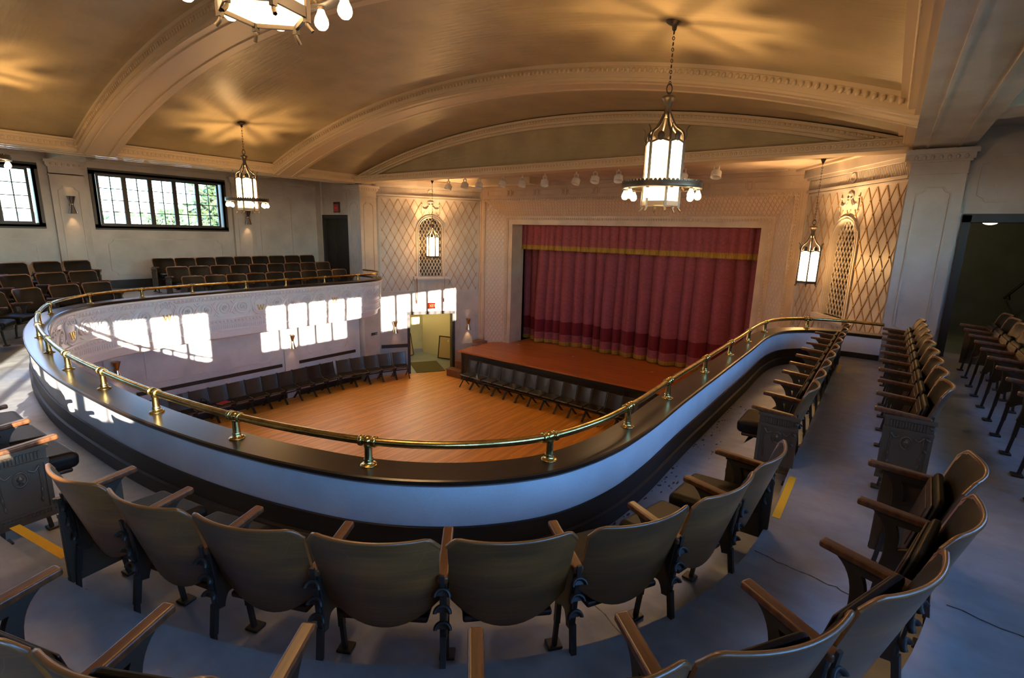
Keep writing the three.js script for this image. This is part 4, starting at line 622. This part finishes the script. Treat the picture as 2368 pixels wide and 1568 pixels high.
for (const [x, label] of [[5.44, 'small lantern pendant on a chain beside the stairway pier'], [-5.4, 'small lantern pendant on a chain before the lattice niche over the exit']]) {
  const o = thing('pendant_lantern', label, 'pendant lamp', [x, 0, -12.0], 0.15); lantern(o, 4.17, 4.78, 0.2, 5.12); chain(o, 5.38, 6.5);
  mesh('canopy', [lathe([[0.012, -0.09], [0.03, -0.05], [0.05, 0], [0, 0.0]], 12).translate(0, 6.58, 0)], M.iron, o);
  const p = new THREE.PointLight(LAMP, P_PENDANT); p.name = 'pendant_light'; p.position.set(0, 4.62, 0); p.castShadow = true; p.shadow.radius = 3; o.add(p);
  mesh('inner_bulb', [new THREE.SphereGeometry(0.045, 12, 8).translate(0, 4.62, 0)], M.bulb, o);
}
function sconce(pos, turn, label, on = 1) {
  const o = thing('wall_sconce', label, 'sconce', pos, turn);
  mesh('cone', [lathe([[0.062, 0.2], [0.058, 0.2], [0.02, 0.03], [0.02, 0.0], [0.058, -0.2], [0.062, -0.2], [0.026, 0.0], [0.026, 0.03], [0.062, 0.2]], 20).scale(1.5, 1, 1.5).translate(0, 0, 0.11)], M.chrome, o);
  mesh('mount', [new THREE.SphereGeometry(0.045, 12, 8).scale(1, 1, 0.6).translate(0, 0, 0.03), cyl(0.012, 0.012, 0.1, 8).rotateX(Math.PI / 2).translate(0, 0, 0.05)], M.chrome, o);
  for (const s of [-1, 1]) { mesh('bulb', [new THREE.SphereGeometry(0.024, 10, 8).translate(0, s * 0.1, 0.1)], M.bulb, o); const l = new THREE.SpotLight(LAMP, on * (s < 0 ? 1.0 : 0.25), 0, 0.5, 0.5); l.name = 'sconce_light'; l.position.set(0, s * 0.14, 0.1); l.target.position.set(0, s * 1.2, 0.02); l.castShadow = true; l.shadow.radius = 0.6; o.add(l, l.target); }
}
sconce([-9.2, 5.39, -3.7], Math.PI / 2, 'metal hourglass sconce on the pilaster between the two dark windows');
sconce([-9.2, 5.25, -7.85], Math.PI / 2, 'metal hourglass sconce behind the hanging chandelier near the dim exit sign');
sconce([-7.04, 1.72, -7.78], Math.PI / 2, 'metal hourglass sconce in the sun patch under the balcony', 0.3);
sconce([-7.04, 1.72, -3.55], Math.PI / 2, 'metal hourglass sconce in the shade under the curved balcony end', 0.3);
sconce(local(-1, -1.28, 1.72, 0).toArray(), SPLAY_TURN, 'metal hourglass sconce beside the exit doorway in sunlight', 0.3);
sconce(local(-1, 1.33, 1.72, 0).toArray(), SPLAY_TURN, 'metal hourglass sconce between the exit doorway and the stage');

// ------------------------------------------------------------------ balcony seats
const SG = {}; // shared shapes; local axes: x across, y up, +z the way the sitter faces
{
  const half = 0.247;
  const outl = (u, v) => { const yb = 0.325 + 0.135 * Math.pow(Math.abs(u), 2.1), c = Math.max(0, Math.abs(u) - 0.78) / 0.22, yt = 0.828 - 0.05 * c * c * c; const y = yb + (yt - yb) * v; const x = u * (half - 0.014 * (1 - v)); const z = -0.085 - 0.15 * Math.max(0, (y - 0.325) / 0.5) + 0.068 * u * u; return [x, y, z]; };
  const th = 0.014, back = surf(14, 9, (u, v) => { const p = outl(u * 2 - 1, v); return [p[0], p[1], p[2], p[0], p[1]]; }), front = surf(14, 9, (u, v) => { const p = outl(1 - u * 2, v); return [p[0], p[1] , p[2] + th, p[0], p[1]]; });
  const rim = []; const per = []; for (let i = 0; i <= 14; i++) per.push([i / 7 - 1, 1]); for (let i = 1; i <= 9; i++) per.push([1, 1 - i / 9]); for (let i = 1; i <= 14; i++) per.push([1 - i / 7, 0]); for (let i = 1; i <= 9; i++) per.push([-1, i / 9]);
  rim.push(surf(per.length - 1, 1, (u, v) => { const q = per[Math.round(u * (per.length - 1))], p = outl(q[0], q[1]); return [p[0], p[1], p[2] + v * th, u, v * 0.01]; }));
  rim.push(tube(Array.from({ length: 15 }, (_, i) => { const p = outl(i / 7 - 1, 1); return V3(p[0], p[1] - 0.002, p[2] + th / 2); }), 0.0095, 28, 6));
  SG.backrest = join([back, front, ...rim]);
  SG.backCushion = clean(surf(12, 8, (u, v) => { const U = (1 - u * 2) * 0.96, Vv = 0.03 + 0.945 * v, p = outl(U, Vv), b = Math.pow(Math.sin(Math.PI * u) * Math.sin(Math.PI * v), 0.35); return [p[0], p[1], p[2] + th + 0.034 * b, p[0], p[1]]; }));
  const cush = new RoundedBoxGeometry(0.425, 0.11, 0.40, 4, 0.04); { const p = cush.attributes.position; for (let i = 0; i < p.count; i++) { const x = p.getX(i) / 0.21, z = p.getZ(i) / 0.2; if (p.getY(i) > 0) p.setY(i, p.getY(i) + 0.022 * (1 - x * x) * (1 - z * z * 0.8)); } cush.computeVertexNormals(); }
  SG.cushion = clean(uvBox(cush.translate(0, 0.055, 0.2)));
  SG.pan = join([rbox(0.40, 0.03, 0.36, 0.012).translate(0, -0.012, 0.18), rbox(0.3, 0.02, 0.26, 0.008).translate(0, -0.03, 0.18)]);
  SG.arm = clean(uvBox(new RoundedBoxGeometry(0.05, 0.034, 0.345, 3, 0.011).applyMatrix4(M4(0, 0.612, 0.048, -0.07, 0, 0))));
  // cast standard: bracket under the arm, waist, spreading to two legs
  const st = new THREE.Shape(); st.moveTo(0.15, 0.6); st.quadraticCurveTo(0.09, 0.56, 0.085, 0.46); st.quadraticCurveTo(0.08, 0.38, 0.1, 0.3); st.lineTo(0.06, 0.29); st.quadraticCurveTo(0.03, 0.33, -0.02, 0.33); st.quadraticCurveTo(-0.04, 0.32, -0.05, 0.27); st.lineTo(-0.085, 0.28); st.lineTo(-0.085, 0.44); st.lineTo(-0.1, 0.59); st.lineTo(0.15, 0.6);
  const hole = new THREE.Path(); hole.moveTo(0.06, 0.56); hole.quadraticCurveTo(0.03, 0.5, 0.04, 0.44); hole.lineTo(-0.03, 0.47); hole.lineTo(-0.05, 0.56); hole.lineTo(0.06, 0.56); st.holes.push(hole);
  const ext = (s, t) => new THREE.ExtrudeGeometry(s, { depth: t, bevelEnabled: true, bevelThickness: 0.004, bevelSize: 0.004, bevelSegments: 1, curveSegments: 6 }).translate(0, 0, -t / 2).rotateY(-Math.PI / 2);
  SG.standard = join([ext(st, 0.022)]);
  const leg = (z0, z1) => join([bar(V3(0, 0.31, z0), V3(0, 0.16, (z0 + z1) / 2 - 0.004), 0.026, 0.026), bar(V3(0, 0.17, (z0 + z1) / 2 - 0.004), V3(0, 0.012, z1), 0.021, 0.021), rbox(0.075, 0.016, 0.07, 0.006).translate(0, 0.009, z1 + 0.008)]);
  SG.legFront = leg(0.085, 0.115); SG.legRear = leg(-0.09, -0.125);
  const wings = [bar(V3(0, 0.27, -0.085), V3(0, 0.63, -0.128), 0.02, 0.012)];
  for (const y of [0.36, 0.45, 0.54]) { const z = -0.118 - 0.12 * (y - 0.36); wings.push(new THREE.TorusGeometry(0.031, 0.0095, 6, 12, Math.PI).scale(1, 0.95, 1.5).applyMatrix4(M4(0, y, z, 0.55, 0, 0)), new THREE.CylinderGeometry(0.03, 0.03, 0.006, 10, 1, false, Math.PI / 2, Math.PI).rotateX(Math.PI / 2).applyMatrix4(M4(0, y, z + 0.006, 0.55, 0, 0))); }
  SG.bracket = join(wings);
  // aisle end panel
  const pz = [box(-0.006, 0.012, 0.10, 0.6, -0.145, 0.145), box(0.006, 0.024, 0.485, 0.51, -0.15, 0.15), box(0.006, 0.028, 0.575, 0.6, -0.155, 0.155), box(0.006, 0.022, 0.10, 0.13, -0.15, 0.15), box(0.006, 0.022, 0.16, 0.175, -0.145, 0.145), box(0.006, 0.02, 0.13, 0.5, -0.148, -0.122), box(0.006, 0.02, 0.13, 0.5, 0.122, 0.148)];
  for (let i = 0; i < 13; i++) pz.push(box(0.006, 0.02, 0.515, 0.568, -0.105 + i * 0.0175 - 0.005, -0.105 + i * 0.0175 + 0.005));
  for (let i = 0; i < 12; i++) pz.push(box(0.006, 0.017, 0.135, 0.155, -0.11 + i * 0.02 - 0.006, -0.11 + i * 0.02 + 0.006));
  pz.push(new THREE.TorusGeometry(0.042, 0.006, 6, 22).scale(0.8, 1.15, 1).rotateY(Math.PI / 2).translate(0.013, 0.405, 0), lathe([[0, -0.03], [0.014, -0.028], [0.006, -0.018], [0.018, 0.0], [0.016, 0.012], [0.006, 0.02], [0, 0.032]], 8).translate(0.013, 0.405, 0));
  for (const s of [-1, 1]) pz.push(tube([V3(0.014, 0.465, s * 0.095), V3(0.018, 0.435, s * 0.07), V3(0.014, 0.452, s * 0.04)], 0.006, 10, 5), tube([V3(0.014, 0.46, s * 0.095), V3(0.014, 0.36, s * 0.098), V3(0.014, 0.25, s * 0.092)], 0.005, 10, 5), new THREE.SphereGeometry(0.013, 6, 5).scale(0.6, 1.4, 0.7).translate(0.014, 0.3, s * 0.096), new THREE.SphereGeometry(0.013, 6, 5).scale(0.6, 1.6, 0.7).translate(0.014, 0.235, s * 0.09), new THREE.SphereGeometry(0.009, 6, 5).translate(0.014, 0.463, s * 0.095));
  SG.endPanel = join(pz);
}
let veneerTurn = 0;
function seat(pos, turn, half, down, label, group, { first, last, spread = [0, 0] } = {}) {
  const o = thing('theatre_seat', label, 'seat', pos, turn, group), add = (n, g, m, p = o) => mesh(n, g, m, p);
  const wide = 1 + 1.1 * Math.min(0.08, (spread[0] + spread[1]) / 2); add('backrest', SG.backrest, M.veneer[(veneerTurn++ * 7) % 3]).scale.x = wide; add('back_cushion', SG.backCushion, M.leather).scale.x = wide;
  const s = new THREE.Group(); s.name = 'seat'; s.position.set(0, down ? 0.37 : 0.36, down ? -0.07 : 0.01); s.rotation.x = down ? 0.06 : -1.8; if (!down) s.scale.set(1, 0.36, 0.86); o.add(s); add('cushion', SG.cushion, M.leather, s); add('seat_pan', SG.pan, M.pan, s);
  const side = (x, end, r) => { const at2 = (n, g, m) => { const q = add(n, g, m); q.position.set(x - 0.2 * Math.sin(r), 0, 0.2 - 0.2 * Math.cos(r)); q.rotation.y = r; return q; }; at2('armrest', SG.arm, M.arm); at2('standard', SG.standard, M.castIron); at2('leg', SG.legFront, M.castIron); at2('leg', SG.legRear, M.castIron); at2('back_bracket', SG.bracket, M.castIron); if (end) { const q = at2('end_panel', SG.endPanel, M.bronze); q.scale.x = end; q.position.x += end * 0.012; q.userData.label = 'ornate bronze aisle panel'; } };
  side(-half, first ? -1 : 0, spread[0]); if (last) side(half, last === 2 ? 0 : 1, -spread[1]);
  return o;
}
// tips: arm fronts [x, z] along a row; facing = from the tips to the rail; seats stand between neighbours
function row(tips, y, face, downs, label, group, ends = [1, 1]) {
  const dirs = tips.slice(1).map((b, i) => Math.atan2(b[1] - tips[i][1], b[0] - tips[i][0]));
  const kink = (i) => { const j = Math.max(1, Math.min(dirs.length - 1, i)); let d = (dirs[j] ?? 0) - (dirs[j - 1] ?? 0); d = Math.atan2(Math.sin(d), Math.cos(d)); return Math.min(0.12, Math.abs(d) / 2); };
  for (let i = 0; i + 1 < tips.length; i++) {
    const [a, b] = [tips[i], tips[i + 1]], dx = b[0] - a[0], dz = b[1] - a[1], L = Math.hypot(dx, dz); let fx = dz / L, fz = -dx / L; const mx = (a[0] + b[0]) / 2, mz = (a[1] + b[1]) / 2;
    const toward = face(mx, mz); if (fx * toward[0] + fz * toward[1] < 0) { fx = -fx; fz = -fz; }
    const right = [fz, -fx]; // local +x for a turn that maps +z to the facing direction
    const aIsLeft = (a[0] - mx) * right[0] + (a[1] - mz) * right[1] < 0;
    const first = i === 0, last = i === tips.length - 2, lo = aIsLeft ? first : last, hi = aIsLeft ? last : first;
    const isDown = typeof downs === 'function' ? downs(i) : downs;
    seat([mx - fx * 0.2, y, mz - fz * 0.2], Math.atan2(fx, fz), L / 2, isDown, typeof label === 'function' ? label(i, tips.length - 1) : label, group, { first: lo && ends[aIsLeft ? 0 : 1], last: hi ? (ends[aIsLeft ? 1 : 0] ? 1 : 2) : 0, spread: aIsLeft ? [kink(i), kink(i + 1)] : [kink(i + 1), kink(i)] });
  }
}
const lin = (x, z0, n, p) => Array.from({ length: n + 1 }, (_, i) => [x, z0 - p * i]);
const faceL = () => [-1, 0], faceR = () => [1, 0], faceIn = (x, z) => [-x * 0.6, -5 - z];
const nth = ['first', 'second', 'third', 'fourth', 'fifth', 'sixth', 'seventh', 'eighth', 'ninth', 'tenth'];
// straight rows along the sunny side
row(lin(6.01, -4.53, 9, 0.497), F1, faceL, (i) => i === 0, (i) => i ? `worn seat in the row beside the brass rail, ${nth[i]} from the aisle` : 'aisle seat with cushion down and ornate end panel, beside the brass rail', 'straight front row along the sunny side');
row(lin(6.845, -4.567, 9, 0.497), F2, faceL, false, (i) => i ? `pale-backed seat in the row before the pier, ${nth[i]} from the aisle` : 'aisle seat with ornate end panel in the row before the pier', 'straight middle row along the sunny side');
row(lin(7.67, -4.56, 9, 0.494), F3, faceL, false, (i) => `dark seat in the top straight row before the stairway door, ${nth[i]} from the aisle`, 'straight top row along the sunny side');
// curved rows at the rear
const c1 = [[6.02, -3.369], [5.98, -2.844], [5.847, -2.351], [5.615, -1.932], [5.252, -1.57], [4.846, -1.303], [4.381, -1.104], [3.909, -0.97], [3.403, -0.872]];
row(c1, F1, faceIn, (i) => i !== 2 || true, (i) => i === 0 ? 'worn veneer seat at the straight-row end of the curved front row, by yellow tape' : i === 7 ? 'worn veneer seat at the far aisle end of the curved front row' : `worn brown veneer seat in the curved front row, ${nth[i]} from the taped step`, 'curved front row behind the parapet');
const c2 = [[6.841, -3.37], [6.816, -2.817], [6.711, -2.297], [6.512, -1.812], [6.22, -1.377], [5.885, -1.029], [5.461, -0.718], [5.028, -0.485], [4.517, -0.315], [4.0, -0.2]];
row(c2, F2, faceIn, false, (i) => `folded-up worn seat in the curved second row, ${nth[i]} from the straight rows`, 'curved second row', [1, 1]);
row([[2.478, -0.72], [1.984, -0.675], [1.48, -0.64], [0.98, -0.63]], F1, faceIn, true, (i) => i === 0 ? 'aisle seat with cushion down and ornate end panel across the aisle from the curved row' : i === 1 ? 'second seat past the ornate end panel across the aisle, cushion down' : 'third seat past the ornate end panel across the aisle, cushion down', 'middle rear front row', [1, 0]);
// far side: three curved rows and three straight rows
for (const [k, d, y, z0] of [[0, 0.71, F1, -3.55], [1, 1.545, F2, -3.62], [2, 2.37, F3, -3.65]]) {
  const o = off(tierPath, d), i0 = o.reduce((b, p, i) => p[0] < 0 && Math.abs(p[1] - z0) < Math.abs(o[b][1] - z0) && p[1] > -5 ? i : b, o.length - 1), tips = [o[i0]];
  for (let i = i0; i > 0 && tips.length < 7; i--) if (Math.hypot(o[i][0] - tips.at(-1)[0], o[i][1] - tips.at(-1)[1]) >= 0.5) tips.push(o[i]);
  row(tips, y, faceIn, true, (i) => `black leather seat in the ${['lowest', 'middle', 'highest'][k]} curved far row, ${nth[i]} from the aisle`, 'far curved rows under the window', [1, 0]);
  row(lin(-6.01 - [0, 0.835, 1.66][k], -4.84, 9, 0.497), y, faceR, true, (i) => `black leather seat in the ${['lowest', 'middle', 'highest'][k]} straight far row, ${nth[i]} from the aisle`, 'far straight rows of the balcony', [1, 1]);
}
// yellow step tape
for (const [x, z, turn, L, label] of [[6.385, -3.96, 0, 0.75, 'yellow tape strip on the step edge beside the curved row end'], [2.96, -0.5, 1.75, 0.62, 'yellow tape strip on the step edge at the dim aisle'], [6.385, -8.75, 0, 0.6, 'yellow tape strip on the step edge before the pier, far end of the row']]) { const o = tag(mesh('yellow_tape', [slab([[-0.025, -L / 2], [0.025, -L / 2], [0.025, L / 2], [-0.025, L / 2]], F2 + 0.0005, F2 + 0.002)], M.tape), label, 'tape'); o.position.set(x, 0, z); o.rotation.y = turn; }

// ------------------------------------------------------------------ folding seats on the hall floor
const FG = {};
{
  const bk = (u, v) => { const x = (u * 2 - 1) * 0.207; return [x, 0.44 + 0.4 * v, -0.17 - 0.09 * v - 0.028 * (1 - (u * 2 - 1) ** 2), x, v * 0.4]; };
  const t = 0.01; FG.back = join([surf(10, 4, bk), surf(10, 4, (u, v) => { const p = bk(1 - u, v); return [p[0], p[1], p[2] + t, p[3], p[4]]; }), bar(V3(-0.207, 0.84, -0.255), V3(0.207, 0.84, -0.255), 0.014, 0.01), bar(V3(-0.207, 0.44, -0.165), V3(0.207, 0.44, -0.165), 0.014, 0.01)]);
  const grooves = []; for (let i = -6; i <= 6; i++) { const x = i * 0.031, c = -0.028 * (1 - (x / 0.215) ** 2) + t; grooves.push(bar(V3(x, 0.47, -0.177 + c + 0.001), V3(x, 0.82, -0.256 + c + 0.001), 0.02, 0.006)); } FG.slats = grooves;
  FG.seat = join([rbox(0.42, 0.022, 0.38, 0.008).translate(0, 0.43, 0.03), rbox(0.42, 0.03, 0.025, 0.008).translate(0, 0.415, 0.21)]);
  FG.leg = (x) => join([bar(V3(x, 0.0, 0.24), V3(x, 0.46, -0.16), 0.022, 0.03), bar(V3(x, 0.0, -0.22), V3(x, 0.42, 0.18), 0.022, 0.03)]);
  FG.post = (x) => join([bar(V3(x, 0.36, -0.13), V3(x, 0.86, -0.265), 0.018, 0.022)]);
  FG.legs = [FG.leg(-0.218), FG.leg(0.218)]; FG.posts = [FG.post(-0.218), FG.post(0.218)];
}
function foldSeat(x, z, turn, label, group, ribbed) {
  const o = thing('folding_chair', label, 'chair', [x, 0, z], turn, group); mesh('backrest', FG.back, M.foldWood, o); if (ribbed) for (const g of FG.slats) mesh('slat', g, M.foldWood, o); mesh('seat', FG.seat, M.foldWood, o);
  for (const i of [0, 1]) { mesh('leg', FG.legs[i], M.black, o); mesh('back_post', FG.posts[i], M.black, o); } mesh('front_rail', [box(-0.225, 0.225, 0.3, 0.33, 0.1, 0.13)], M.black, o);
}
for (let i = 0; i < 14; i++) foldSeat(-3.74 + i * 0.465, -11.99 + 0.0175 * i, -0.038, 'smooth dark wooden folding chair in the row along the stage front', 'folding chairs along the stage', false);
for (let i = 0; i < 12; i++) foldSeat(-6.76, -8.91 + i * 0.465, Math.PI / 2, 'ribbed dark folding chair in the straight part of the row under the balcony', 'folding chairs under the balcony', true);
{ const p = [[-6.52, -9.145], [-6.44, -9.6], [-6.345, -10.06], [-6.235, -10.515], [-6.09, -10.955], [-5.905, -11.375]]; for (let i = 0; i < 5; i++) { const [a, b] = [p[i], p[i + 1]], dx = b[0] - a[0], dz = b[1] - a[1], l = Math.hypot(dx, dz), n = [-dz / l, dx / l]; foldSeat((a[0] + b[0]) / 2 - n[0] * 0.24, (a[1] + b[1]) / 2 - n[1] * 0.24, Math.atan2(n[0], n[1]), 'ribbed dark folding chair turned along the slanting wall towards the exit doorway', 'folding chairs bending to the exit', true); } }
{ const o = thing('shoulder_bag', 'small black bag with strap lying on a folding chair', 'bag', [-6.72, 0.445, -5.19], 0.4); mesh('body', [rbox(0.26, 0.15, 0.18, 0.06, 3).translate(0, 0.075, 0)], M.leather, o); mesh('strap', [tube([V3(-0.1, 0.13, 0), V3(-0.06, 0.22, 0.02), V3(0.06, 0.22, 0.02), V3(0.1, 0.13, 0)], 0.01, 14, 5)], M.leather, o);
  const b = thing('booklet', 'red and white booklet lying on a folding chair beside the bag', 'booklet', [-6.72, 0.445, -5.65], 0.3); mesh('cover', [rbox(0.2, 0.016, 0.27, 0.003).translate(0, 0.008, 0)], M.red, b); mesh('pages', [box(-0.095, 0.1, 0.003, 0.013, -0.13, 0.137)], M.white, b); }

// ------------------------------------------------------------------ outdoors, seen through the far windows
{
  struct(mesh('ground', [poly([[-400, 300], [400, 300], [400, -400], [-400, -400]], -1.2)], M.earth), 'green land outside the hall', 'ground');
  const hillG = (x0, h, s) => surf(60, 8, (u, v) => { const z = 160 - 380 * u, y = -1.3 + h * Math.sin(v * Math.PI / 2) * (0.65 + 0.7 * fbm(u, 0.3, 6, 2, 3, s)); return [x0 - v * 60, y, z, z * 0.05, y * 0.05]; });
  struct(mesh('hills', [hillG(-190, 9, 3)], M.hill), 'wooded hills behind the houses', 'hill');
  const leaf = new THREE.IcosahedronGeometry(1, 0), tree = (x, z, h, w, label, n, k = 1) => { const o = thing('tree', label, 'tree', [x, -1.2, z], 0, 'trees outside the far windows'); mesh('trunk', [cyl(0.22, 0.1, h * 0.7, 8).translate(0, h * 0.35, 0)], M.bark, o); const im = new THREE.InstancedMesh(leaf, M.green, n); const c = new THREE.Color(); for (let i = 0; i < n; i++) { const a = rnd() * 6.283, b = Math.acos(rr(-1, 1)), r = Math.pow(rnd(), 0.4), lump = 0.75 + 0.35 * Math.sin(a * 3 + b * 4), sx = rr(0.1, 0.3) * k; im.setMatrixAt(i, M4(Math.cos(a) * Math.sin(b) * r * w * lump, h * 0.62 + Math.cos(b) * r * h * 0.4, Math.sin(a) * Math.sin(b) * r * w * lump, rnd() * 6, rnd() * 6, 0, sx, sx * 0.35, sx)); im.setColorAt(i, c.setRGB(rr(0.7, 1.3), rr(0.7, 1.3), rr(0.6, 1.1))); } im.name = 'foliage'; im.castShadow = true; o.add(stuff(im)); };
  tree(-38, -19.8, 10.5, 2.6, 'bright green leafy tree filling the last casement of the far window', 1500);
  tree(-52, -21, 7.2, 3.2, 'green leafy tree beside the bright tall one outside the window', 1100);
  for (const [x, z, h, w] of [[-80, -22.5, 6.8, 5], [-86, -29, 7.4, 5.5], [-92, -37, 8.6, 5.5], [-84, -10, 6.6, 5], [-88, -16, 6.6, 5.5], [-80, -4.5, 7.6, 5], [-70, -33, 9.5, 4.5], [-95, -44, 8.6, 6]]) tree(x, z, h, w, 'distant round tree beyond the roofs outside the window', 700, 3);
  const house = (x, z, w, d, h, label) => { const o = thing('house', label, 'house', [x, -1.2, z]); mesh('walls', [box(-w / 2, w / 2, 0, h, -d / 2, d / 2)], M.house, o); const s = new THREE.Shape([[-w / 2 - 0.3, 0], [w / 2 + 0.3, 0], [0, w * 0.28]].map(([a, b]) => new THREE.Vector2(a, b))); mesh('gable_roof', [new THREE.ExtrudeGeometry(s, { depth: d + 0.6, bevelEnabled: false }).translate(0, h, -d / 2 - 0.3)], M.roof, o); for (let i = -1; i <= 1; i++) mesh('window', [box(w / 2, w / 2 + 0.04, h * 0.45, h * 0.7, i * d * 0.28 - 0.4, i * d * 0.28 + 0.4)], M.iron, o); };
  house(-58, -15.2, 8, 7, 4.2, 'white house with grey roof beyond the window'); house(-64, -24, 9, 8, 4.4, 'white house behind the bright green tree'); house(-50, -6.5, 6, 6, 4.9, 'white house at the edge of the far window');
}
renderer.render(scene, camera);
